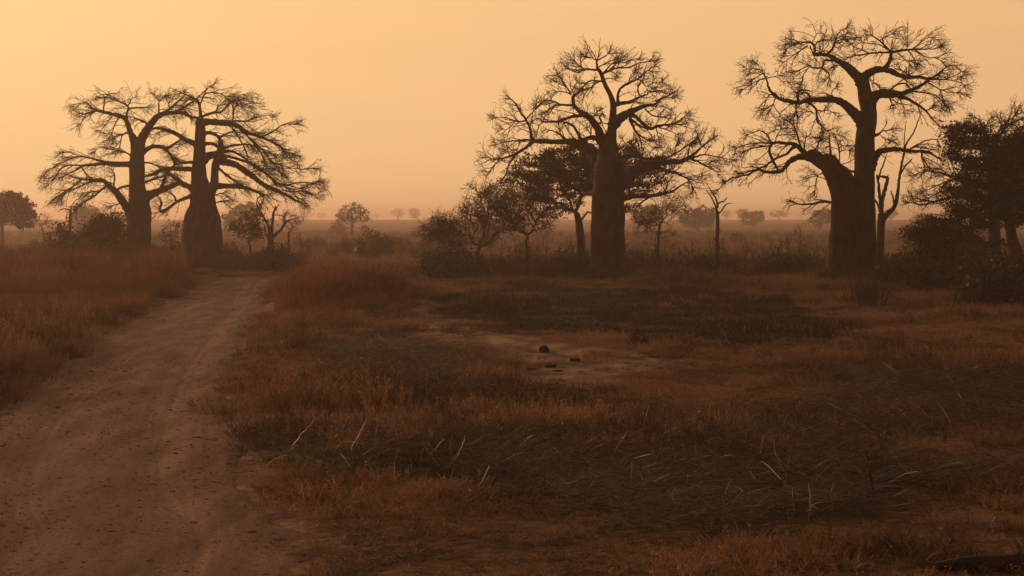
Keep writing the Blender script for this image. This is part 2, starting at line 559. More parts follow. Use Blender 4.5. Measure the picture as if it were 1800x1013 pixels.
def road_mat():
    m, t, b, o = new_mat('dirt_road')
    an = t.nodes.new('ShaderNodeAttribute'); an.attribute_name = 'rut'
    cr = t.nodes.new('ShaderNodeValToRGB')
    cr.color_ramp.elements[0].color = (.150, .097, .079, 1); cr.color_ramp.elements[1].color = (.285, .184, .149, 1)
    t.links.new(an.outputs['Fac'], cr.inputs[0])
    nz, c2 = noise_col(t, (.6, .57, .55), (1.12, 1.12, 1.12), 1.6, 14, 'Object', (1, .22, 1), .36, .60)
    nz3, c3 = noise_col(t, (.62, .6, .6), (1.1, 1.1, 1.1), 42, 8, 'Object', (1, .8, 1), .42, .54)
    mu = t.nodes.new('ShaderNodeMix'); mu.data_type = 'RGBA'; mu.blend_type = 'MULTIPLY'; mu.inputs[0].default_value = 1
    t.links.new(cr.outputs[0], mu.inputs[6]); t.links.new(c2.outputs[0], mu.inputs[7])
    m2 = t.nodes.new('ShaderNodeMix'); m2.data_type = 'RGBA'; m2.blend_type = 'MULTIPLY'; m2.inputs[0].default_value = 1
    t.links.new(mu.outputs[2], m2.inputs[6]); t.links.new(c3.outputs[0], m2.inputs[7])
    nz4, c4 = noise_col(t, (1, 1, 1), (.5, .5, .52), 8, 5, 'Object', (1, .9, 1), .57, .66)  # dark flecks: shade of small dents painted into the road colour
    m4 = t.nodes.new('ShaderNodeMix'); m4.data_type = 'RGBA'; m4.blend_type = 'MULTIPLY'; m4.inputs[0].default_value = 1
    t.links.new(m2.outputs[2], m4.inputs[6]); t.links.new(c4.outputs[0], m4.inputs[7])
    t.links.new(m4.outputs[2], b.inputs['Base Color'])
    b.inputs['Roughness'].default_value = .95
    b.inputs['Specular IOR Level'].default_value = .1
    ad = t.nodes.new('ShaderNodeMath'); ad.operation = 'ADD'
    t.links.new(nz.outputs[0], ad.inputs[0])
    sc3 = t.nodes.new('ShaderNodeMath'); sc3.operation = 'MULTIPLY'; sc3.inputs[1].default_value = .8
    t.links.new(nz3.outputs[0], sc3.inputs[0]); t.links.new(sc3.outputs[0], ad.inputs[1])
    bp = t.nodes.new('ShaderNodeBump'); bp.inputs['Strength'].default_value = .7; bp.inputs['Distance'].default_value = .02
    t.links.new(ad.outputs[0], bp.inputs['Height']); t.links.new(bp.outputs[0], b.inputs['Normal'])
    return m


road = tag(obj('road', rme, road_mat()), kind='structure')

# haze: one closed box of even, pale dust round the camera and everything built
hv = np.array([(x, y, z) for z in (-2.2, 17.5) for y in (-400, 4700) for x in (-3400, 3400)])
hf = np.array([(0, 2, 3, 1), (4, 5, 7, 6), (0, 1, 5, 4), (2, 6, 7, 3), (0, 4, 6, 2), (1, 3, 7, 5)])
hme = raw_mesh('haze', hv, [hf])
hm, ht, hb, ho = new_mat('haze')
ht.nodes.remove(hb)
pv = ht.nodes.new('ShaderNodeVolumePrincipled')
pv.inputs['Color'].default_value = (.95, .85, .82, 1)
pv.inputs['Density'].default_value = .00074
pv.inputs['Anisotropy'].default_value = .45
ht.links.new(pv.outputs[0], ho.inputs['Volume'])
haze = tag(obj('haze', hme, hm), kind='stuff')

# ------------------------------------------------------------------ trees
def baobab(name, label, Y, base, trunks, limbs, seed, droop=0.0, dens=1.0, tw=1.0, bark='bark', cat='baobab', twigs=True, lump=.075, group=None, lean_amp=.65, l1=1.0, jit=.26, outw=.35, sx=1.0, sy=1.0):
    """a tree traced as centre lines (px, py, width px); every limb also leans towards or away from the viewer"""
    rng = np.random.default_rng(seed)
    s = Y / F
    bx = float(at(base, 400, Y)[0])
    bz = gz(bx, Y)
    root = thing(name, label, cat, (bx, Y, bz), group)
    org = np.array([bx, Y, bz])
    def shrink(q):
        q = np.array(q, float)
        q[:, 0] = base + (q[:, 0] - base) * sx
        q[:, 1] = 490 + (q[:, 1] - 490) * sy
        return q

    known = []                                            # (px, py, depth offset)

    def world(P, dep):
        p = at(P[:, 0], P[:, 1], Y + dep)
        return p

    for ti, tr in enumerate(trunks):
        P = shrink(tr)
        dep = np.zeros(len(P))
        if ti and known:
            K = np.array(known)
            d0 = K[np.argmin((K[:, 0] - P[0, 0]) ** 2 + (K[:, 1] - P[0, 1]) ** 2), 2]
            dep[:] = d0 + rng.uniform(-.5, .5) * np.linspace(0, 1, len(P))
        W = np.column_stack([world(P, dep), P[:, 2] * s / 2])
        if ti == 0 or P[0, 1] > 440:
            W[0, 2] = min(W[0, 2], bz - .3); 
        W = spline(W, .12)
        n = len(W)
        rr = W[:, 3].copy()
        T = Tubes().add(W[:, :3] - org, rr, 28, lump, seed + ti)
        # closing cap
        T.add(np.stack([W[-1, :3] - org, W[-1, :3] - org + (W[-1, :3] - W[-2, :3]) * .6]), [rr[-1], rr[-1] * .2], 28)
        obj('trunk', T.mesh(name + '_trunk'), M[bark], root)
        px, py = to_px(W[:, 0], W[:, 1], W[:, 2])
        known += list(zip(px, py, W[:, 1] - Y))
    for li, lb in enumerate(limbs):
        P = shrink(lb)
        P[:, 2] = np.maximum(P[:, 2] - .6, P[:, 2] * .72)
        K = np.array(known)
        d0 = K[np.argmin((K[:, 0] - P[0, 0]) ** 2 + (K[:, 1] - P[0, 1]) ** 2), 2]
        arcp = np.concatenate([[0], np.cumsum(np.hypot(*np.diff(P[:, :2], axis=0).T))])
        lean = rng.choice([-1, 1]) * rng.uniform(.15, lean_amp)
        dep = d0 + lean * arcp * s * sstep(arcp, -5, 40) + rng.normal(size=len(P)) * .12
        dep[0] = d0
        W = np.column_stack([world(P, dep), P[:, 2] * s / 2])
        W = spline(W, .10 if P[0, 2] > 4 else .14)
        if twigs and P[-1, 2] < 2.2 and arcp[-1] > 24: W = W[:max(4, int(len(W) * (1 - min(.3, 9 / arcp[-1]))))]
        n = len(W)
        W[1:, :3] += (np.cumsum(rng.normal(size=(n - 1, 3)), 0) * .006 + rng.normal(size=(n - 1, 3)) * .008)
        rr = W[:, 3] * (1 + .07 * rng.normal(size=n))
        a = np.linspace(0, 1, n)
        if P[0, 2] > 5:
            rr *= 1 + (.35 if P[0, 2] < 18 else .08) * np.exp(-a * n * .12 / (W[0, 3] * 1.5 + 1e-6))
        rr = np.maximum(rr, .018 * tw)
        T = Tubes().add(W[:, :3] - org, rr, 14 if P[0, 2] > 7 else 8, .05 if P[0, 2] > 4 else .02, li)
        T.add(np.stack([W[-1, :3] - org, W[-1, :3] - org + (W[-1, :3] - W[-2, :3])]), [rr[-1], rr[-1] * .15], 14 if P[0, 2] > 7 else 8)
        lo = obj('limb', T.mesh(name + '_limb'), M[bark], root)
        px, py = to_px(W[:, 0], W[:, 1], W[:, 2])
        known += list(zip(px, py, W[:, 1] - Y))
        if not twigs: continue
        # side twigs, three orders
        Lm = arcp[-1] * s
        thin = W[:, 3] < 4.5 * s
        cnt = int(max(3, Lm * 3.3 * dens * (.45 + .55 * thin.mean())))
        A = W[:, :3][None] - org
        tmin = 0.12 if thin[0] else max(.2, 1 - thin.mean() - .25)
        hor = np.array([W[-1, 0] - bx, W[-1, 1] - Y, 0]); hor = hor / (np.linalg.norm(hor) + 1e-6)
        p, d, r = sprout(A, rr[None], cnt, tmin, rng, 1.0, .10 + droop * .6, hor * outw)
        ln = rng.uniform(.55, 1.75, cnt) * (1.25 - .78 * sprout.t) * (.95 + .3 * (rng.random(cnt) < .2)) * tw * l1
        p = np.vstack([p, np.repeat(A[0, -1:], 3, 0)])
        d = np.vstack([d, unit(unit(A[0, -1] - A[0, -3]) + rng.normal(size=(3, 3)) * .45)])
        ln = np.concatenate([ln, rng.uniform(.22, .55, 3) * tw * l1])
        r = np.concatenate([r, np.repeat(rr[-1], 3)])
        P1, R1 = walk(p, d, ln, np.minimum(r * .75, .030 * tw), .011 * tw, 7, rng, jit, droop * .25)
        p, d, r = sprout(P1, R1, 5, .15, rng, .9, .06 + droop * .4, hor * outw * .5)
        P2, R2 = walk(p, d, rng.uniform(.22, .72, len(p)) * tw * l1, .013 * tw, .008 * tw, 5, rng, jit * 1.05, droop * .2)
        p, d, r = sprout(P2, R2, 2, .2, rng, .9, .03, None)
        P3, R3 = walk(p, d, rng.uniform(.12, .36, len(p)) * tw * l1, .009 * tw, .006 * tw, 3, rng, .25, 0)
        Tw = Tubes().add(P1, R1, 4).add(P2, R2, 3).add(P3, R3, 3)
        tag(obj('twigs', Tw.mesh(name + '_twigs'), M['twig'], lo), kind='stuff')
    return root


def blob_points(blobs, n, rng, shell=.55):
    """points in a union of ellipsoids, denser towards the surface; blobs: (centre xyz, radii xyz)"""
    vol = np.array([b[1][0] * b[1][1] * b[1][2] for b in blobs]) ** .75
    k = rng.choice(len(blobs), n, p=vol / vol.sum())
    d = unit(rng.normal(size=(n, 3)))
    r = rng.random(n) ** (1 / 3) * (1 - shell) + shell * rng.random(n) ** .25
    r = np.minimum(r, 1)[:, None]
    c = np.array([b[0] for b in blobs])[k]; q = np.array([b[1] for b in blobs])[k]
    return c + d * r * q


def grow(start, pts, rng, k=4, rtip=.012, power=.42, sag=.06, cost_w=.35, rmax=None):
    """joins every crown point to the cheapest point of the skeleton: gives forked limbs. start: (n,3) trunk line"""
    pos = [np.asarray(s, float) for s in start]
    par = [-1] + list(range(len(start) - 1))
    seg = np.linalg.norm(np.diff(start, axis=0), axis=1)
    cost = [0.0] + list(np.cumsum(seg) * .6)
    order = np.argsort(np.linalg.norm(pts - start[-1], axis=1))
    chains = []
    PP = np.zeros((len(start) + len(pts) * k, 3)); PP[:len(start)] = start
    CC = np.zeros(len(PP)); CC[:len(start)] = cost
    n = len(start)
    parent = np.full(len(PP), -1); parent[1:n] = np.arange(n - 1)
    for i in order:
        a = pts[i]
        dv = a - PP[:n]
        dist = np.linalg.norm(dv, axis=1)
        c = dist * (1 + .5 * np.clip(-dv[:, 2] / (dist + 1e-6), 0, 1)) + cost_w * CC[:n]
        j = int(np.argmin(c))
        p0 = PP[j]
        t = (np.arange(1, k + 1) / k)[:, None]
        q = p0 + (a - p0) * t
        w = rng.normal(size=(k, 3)) * dist[j] * .06
        w[:, 2] += np.sin(t[:, 0] * math.pi) * dist[j] * sag
        w[-1] = 0
        q = q + w
        PP[n:n + k] = q
        CC[n:n + k] = CC[j] + dist[j] * t[:, 0]
        parent[n] = j; parent[n + 1:n + k] = np.arange(n, n + k - 1)
        chains.append([j] + list(range(n, n + k)))
        n += k
    load = np.zeros(n)
    for ch in chains: load[ch[-1]] += 1
    for v in range(n - 1, 0, -1):
        load[parent[v]] += load[v]
    rad = rtip * np.maximum(load, 1) ** power
    if rmax: rad = np.minimum(rad, rmax)
    ch = np.array(chains)
    Rr = rad[ch]
    Rr[:, 0] = np.minimum(Rr[:, 0], Rr[:, 1] * 1.15)
    return PP[ch], Rr, rad[:len(start)]


def tree(name, label, cat, Y, trunk_px, blobs_px, n, seed, leaf=None, leaves=14, lsize=.13, lspread=.30, twig=0, twl=.7, rtip=.012,
         power=.42, depth=.8, group=None, bark='drybark', stems=None, shell=.5, cost_w=.35, droop=0., flat=.0, twr=.010, jit=.25, lflat=.7):
    """trunk_px: (px, py, width); blobs_px: (px, py, rx px, ry px) crown masses"""
    rng = np.random.default_rng(seed)
    s = Y / F
    P = np.array(trunk_px, float)
    bx = float(at(P[0, 0], 400, Y)[0]); bz = gz(bx, Y)
    org = np.array([bx, Y, bz])
    root = thing(name, label, cat, org, group)
    W = np.column_stack([at(P[:, 0], P[:, 1], Y), P[:, 2] * s / 2])
    W[0, 2] = bz - .15
    W = spline(W, .25)
    W[:, :3] -= org
    n0 = len(W)
    W[1:, :2] += np.cumsum(rng.normal(size=(n0 - 1, 2)), 0) * .012
    blobs = []
    for b in blobs_px:
        c = at(b[0], b[1], Y + (b[4] if len(b) > 4 else 0)) - org
        rx_, rz_ = b[2] * s, b[3] * s
        blobs.append((c, (rx_, max(rz_, rx_ * depth), rz_)))
    pts = blob_points(blobs, n, rng, shell)
    pts[:, 2] = np.maximum(pts[:, 2], .15)
    C, Rr, _ = grow(W[:, :3], pts, rng, 4, rtip, power, cost_w=cost_w)
    obj('trunk', Tubes().add(W[:, :3], W[:, 3], 12, .04, seed).mesh(name + '_trunk'), M[bark], root)
    T = Tubes().add(C, np.maximum(Rr, rtip * .8), 5)
    if twig:
        p, d, r = sprout(C, Rr, twig, .15, rng, 1.0, .1 + droop * .6)
        P1, R1 = walk(p, d, rng.uniform(.4, 1.2, len(p)) * twl, twr, twr * .6, 5, rng, jit, droop * .2)
        p, d, r = sprout(P1, R1, 2, .2, rng, 1.0, .05 + droop * .3)
        P2, R2 = walk(p, d, rng.uniform(.3, .9, len(p)) * twl * .6, twr * .7, twr * .45, 4, rng, jit, 0)
        T.add(P1, R1, 3).add(P2, R2, 3)
    cr = obj('branches', T.mesh(name + '_branches'), M[bark], root)
    if leaf:
        k = np.repeat(np.arange(len(C)), leaves)
        f = rng.uniform(.45, 1, len(k)) ** .6 * 4
        i = np.minimum(f.astype(int), 3); g = (f - i)[:, None]
        c = C[k, i] * (1 - g) + C[k, i + 1] * g + rng.normal(size=(len(k), 3)) * lspread * np.array([1, 1, lflat])
        tag(obj('crown', Tubes().leaves(c, lsize, rng, flat).mesh(name + '_crown'), M[leaf], root), kind='stuff')
    return root


def snag(name, label, Y, base, trunks, limbs, seed, **k):
    return baobab(name, label, Y, base, trunks, limbs, seed, bark='drybark', cat='dead tree', twigs=False, lump=.03, **k)

# centre baobab -----------------------------------------------------
B3_TRUNK = [(1069, 494, 76), (1069, 480, 68), (1069, 462, 64), (1068.5, 446, 61), (1068, 400, 58), (1068.5, 350, 57), (1069, 318, 54), (1069, 290, 45),
            (1069, 264, 36), (1071, 240, 27), (1075, 226, 18), (1077, 202, 13), (1078, 178, 11), (1073, 159, 8), (1063, 139, 7), (1056, 119, 7), (1050, 111, 5.5)]
B3_LIMBS = [
    [(1050, 111, 5), (1049, 97, 3.5), (1057, 92, 3), (1066, 87, 2.5), (1074, 77, 1.5)],
    [(1049, 97, 3), (1042, 92, 2.5), (1033, 90, 2), (1024, 84, 1.5)],
    [(1052, 113, 5), (1044, 114, 4.5), (1027.5, 113, 4), (1016, 118, 3.2), (1004, 115, 2.4), (992, 108, 1.5)],
    [(1027, 113, 3), (1021, 107, 2.8), (1022, 99, 2.4), (1030, 94, 2), (1040, 95, 1.5)],
    [(1024, 110, 3), (1018, 106, 2.4), (1010, 100, 2), (1002, 95, 1.4)],
    [(1058, 121, 5), (1072, 116, 4.5), (1083, 112, 4), (1103, 110, 3.4), (1121, 103, 2.8), (1137, 100, 2.2), (1160, 98, 1.4)],
    [(1062, 118, 3.5), (1070, 109, 3), (1079, 101, 2.8), (1099, 101, 2.4), (1115, 95, 2), (1131, 93, 1.4)],
    [(1052, 109, 3), (1070, 98, 2.2), (1085, 96, 1.5)],
    [(1060, 134, 4), (1054, 134, 4), (1039, 133, 3.5), (1030, 139, 3.4), (1022, 147, 3), (1014, 153, 2)],
    [(1054, 135, 3), (1043, 140, 3), (1041, 145, 2.8), (1028, 150, 2.4), (1018, 157, 2)],
    [(1060, 131, 3), (1073, 129, 2), (1081, 131, 1.4)],
    [(1076, 178, 9), (1091, 174.5, 7.5), (1107, 173, 7), (1119, 167.6, 5), (1127, 163, 4), (1137, 159, 3), (1147, 149, 2.5), (1162, 145, 1.5)],
    [(1083, 178, 7), (1086, 170, 6), (1087, 155, 5), (1093, 145, 5), (1107, 136, 4.5), (1119, 130, 3.6), (1135, 118, 2.8), (1151, 106, 2), (1158, 98, 1.4)],
    [(1107, 136, 2.6), (1107, 127, 2.2), (1115, 117, 1.5)],
    [(1119, 130, 3), (1127, 134, 2.8), (1135, 143, 2.6), (1150, 137, 2), (1170, 139, 1.3)],
    [(1127, 163, 3.2), (1122, 154, 3), (1121, 145, 2.8), (1125, 135, 2.4), (1138, 130, 1.6)],
    [(1135, 150, 2.4), (1150, 152, 2), (1166, 148, 1.4)],
    [(1074, 218, 20), (1083, 208, 18), (1091, 200, 17), (1103, 193, 15), (1119, 185, 9), (1135, 179, 6.5), (1150.5, 177.5, 5), (1162, 167.6, 4), (1176, 161, 2.8), (1188, 149, 1.5)],
    [(1150, 170, 3), (1165, 165, 2.4), (1180, 164, 2), (1192, 161, 1.3)],
    [(1108, 194, 8), (1119, 198, 7), (1131, 210, 6.5), (1143, 220, 6), (1158, 215, 5.5), (1178, 212, 4), (1192, 206, 3), (1205, 197, 2.2), (1214, 190, 1.4)],
    [(1106, 200, 6), (1115, 208, 5), (1125, 216, 4.5), (1139, 221, 4)],
    [(1108, 204, 6), (1114, 218, 5), (1118, 226, 4.2), (1125, 232, 3.6), (1136, 240, 3), (1148.6, 247.6, 2)],
    [(1122, 230, 3.4), (1125, 238, 3), (1129, 253, 2.6), (1135, 265, 2)],
    [(1133, 184, 3.6), (1147, 196, 3), (1162, 199, 2.6), (1178, 198, 1.6)],
    [(1153, 217, 2.6), (1154.5, 226, 2.4), (1158, 238, 2), (1163, 250, 1.4)],
    [(1158, 218, 3), (1172, 222, 2.2), (1186, 228, 1.8), (1196, 233, 1.3)],
    [(1114, 226, 3), (1114, 238, 2.4), (1108, 246, 2), (1103, 254, 1.5)],
    [(1178, 212, 2.6), (1190, 211, 2.2), (1204, 211, 1.8), (1216, 210, 1.2)],
    [(1066, 250, 22), (1057, 238, 18), (1049, 218, 14), (1037, 202, 12.5), (1024, 192, 9), (1012, 184, 7), (1005, 172.5, 6), (1005, 161, 5.5), (1012, 156, 4.5), (1022, 147, 3.6), (1030, 139, 2.5)],
    [(1006, 177.5, 5), (986, 176.5, 4), (974, 171.5, 3.2), (960, 168.6, 2.8), (950.6, 174.5, 2.4), (939, 186, 1.8)],
    [(988, 176.5, 3.6), (978, 178, 3.2), (966, 184, 2.8), (956.5, 196, 1.8)],
    [(1004, 159, 4), (1001, 152, 3.4), (994, 141, 3), (984, 127, 2.4), (972, 116, 1.5)],
    [(1002, 157, 3), (986, 152, 2.4), (968, 155, 1.5)],
    [(996, 145, 2.6), (985, 140, 2), (972, 133, 1.4)],
    [(1005, 155, 3), (1008, 145, 2.6), (1014, 135, 2.2), (1020, 125, 1.5)],
    [(1028, 194, 8), (1018, 196, 7), (1002, 199, 6), (986, 206, 5), (976, 208, 4.5), (956, 207, 3.6), (948, 202, 2.6), (934, 202, 1.6)],
    [(957, 207, 3), (949, 212, 2.6), (945, 224, 1.6)],
    [(1046, 210, 4.5), (1057, 208, 4), (1055, 198, 3.8), (1062, 191, 3.2), (1068, 187, 2.6)],
    [(1040, 200, 3), (1046, 194, 2.6), (1050, 196, 2), (1038, 187, 1.5)],
    [(1039, 238, 3), (1039, 225, 3), (1038, 208, 2.6)],
    [(1058, 246, 11), (1045, 236, 9), (1033.5, 236, 8), (1024, 238, 7), (1018, 228, 6), (1012, 216, 5.5), (1004, 210, 4.6), (996, 208, 3.6), (984, 216, 2)],
    [(1069, 318, 18), (1058, 292, 24), (1046, 270, 25), (1034, 257, 23), (1018, 249, 18), (998, 244, 11), (974, 244, 9.5), (950.6, 242.5, 9), (935, 242.5, 8)],
    [(1024, 240, 8), (1018, 243, 7), (1008, 246, 8)],
    [(936, 243, 7), (927, 253, 6.5), (915, 261, 6), (903, 269, 5), (890, 273, 4), (877.5, 276, 3.2), (862, 275, 2.4), (852, 266, 1.5)],
    [(905, 268, 4.4), (895, 283, 3.6), (887, 305, 2.8), (878, 315, 2), (868, 320, 1.4)],
    [(877.5, 276, 3), (870, 284, 2.6), (864, 291, 2.2), (860, 298, 2), (855, 304, 1.4)],
    [(896, 271, 2.6), (893, 260, 2.2), (880, 262, 1.5)],
    [(937, 241, 5), (924, 240, 4.5), (911, 241.5, 4), (895, 243, 3), (879.5, 247, 2.4), (866, 252, 1.5)],
    [(914, 243, 2.6), (910, 252, 2.2), (907, 260, 1.5)],
    [(936, 240, 7), (934, 233, 6.5), (931, 216, 5.5), (925, 204, 5), (915, 188, 4), (905, 172.5, 3), (897, 165, 2.2), (887, 163, 1.4)],
    [(925, 205, 4), (915, 207, 3.4), (905, 206, 3), (893, 202, 2.4), (883, 200, 2), (860, 202, 1.2)],
    [(905, 207, 2.4), (896, 217, 2), (888, 222, 1.5), (876, 214, 1.2)],
    [(925, 202, 3.6), (937, 189, 2.8), (948, 178, 2), (956, 172, 1.4)],
    [(1002, 246, 6), (994, 238, 5), (985, 231, 4), (976, 226, 3), (966, 223, 2.4), (957, 222, 1.5)],
    [(1068, 345, 30), (1082, 325, 34), (1094, 313, 31), (1107, 304, 26), (1127, 291, 19), (1150.6, 285, 13), (1178, 283, 11), (1198, 281, 9.5), (1214, 273, 7), (1229.5, 261, 4.6), (1245, 247, 3), (1263, 232, 1.5)],
    [(1212, 273, 5), (1224, 270, 4), (1237, 267, 3.2), (1255, 270, 2.4), (1273, 273, 2), (1297, 277, 1.2)],
    [(1214, 274, 5), (1228, 279, 4.2), (1239, 285, 3.6), (1250, 290, 3), (1261, 297, 2), (1272, 302, 1.3)],
    [(1088, 272, 5), (1100, 268, 4.5), (1120, 271, 4), (1147, 274, 4), (1164, 273, 4), (1178, 269, 4), (1198, 257, 3.4), (1208, 250, 3), (1218, 241, 2.4), (1228, 232, 1.4)],
    [(1210, 274, 4), (1210, 262, 3.6), (1212, 252, 3), (1222, 245, 2.6), (1229, 238, 2)],
    [(1232, 249, 3), (1229, 238, 2.8), (1225, 226, 2.4), (1221.6, 214, 1.4)],
    [(1186, 268, 3), (1186, 258, 2.6), (1190, 246, 2), (1194, 236, 1.3)],
    [(1150, 275, 3), (1142, 266, 2.6), (1148, 258, 2.2), (1160, 250, 1.5)],
    [(1128, 270, 3), (1117, 262, 2.6), (1104, 256, 2.2), (1098, 245, 2), (1090, 230, 1.3)],
    [(1110, 262, 2.4), (1116, 248, 2), (1121, 240, 1.4)],
    [(1150, 288, 8), (1162, 293, 7), (1186, 299, 5), (1200, 305, 4), (1212, 310.5, 3), (1227, 314, 1.6)],
    [(1208, 309, 3), (1216, 322, 2.4), (1226, 336, 1.4)],
    [(1216, 302, 2.4), (1226, 306, 2), (1242, 302, 1.3)],
    [(1088, 348, 14), (1099, 344, 12), (1117, 341, 10), (1135, 340, 8), (1152, 338, 7), (1166, 335, 6), (1178, 332, 4.6), (1186, 328, 4), (1198, 320, 3.2), (1208, 314, 2.4), (1216, 312, 1.5)],
    [(1168, 334, 3.4), (1171, 328, 3), (1173, 318, 2.6), (1176, 308, 1.6)],
    [(1142, 343, 4), (1130, 351, 3), (1115, 360, 2)],
    [(1252, 292, 2.4), (1246, 282, 2), (1256, 278, 1.4)],
]
baobab('baobab_tree', 'bare baobab with tall straight trunk and low left limb, in front of a leafy tree', 101, 1069, [B3_TRUNK], B3_LIMBS, 11, droop=.08, dens=.82, jit=.16, l1=.95, sy=.975)

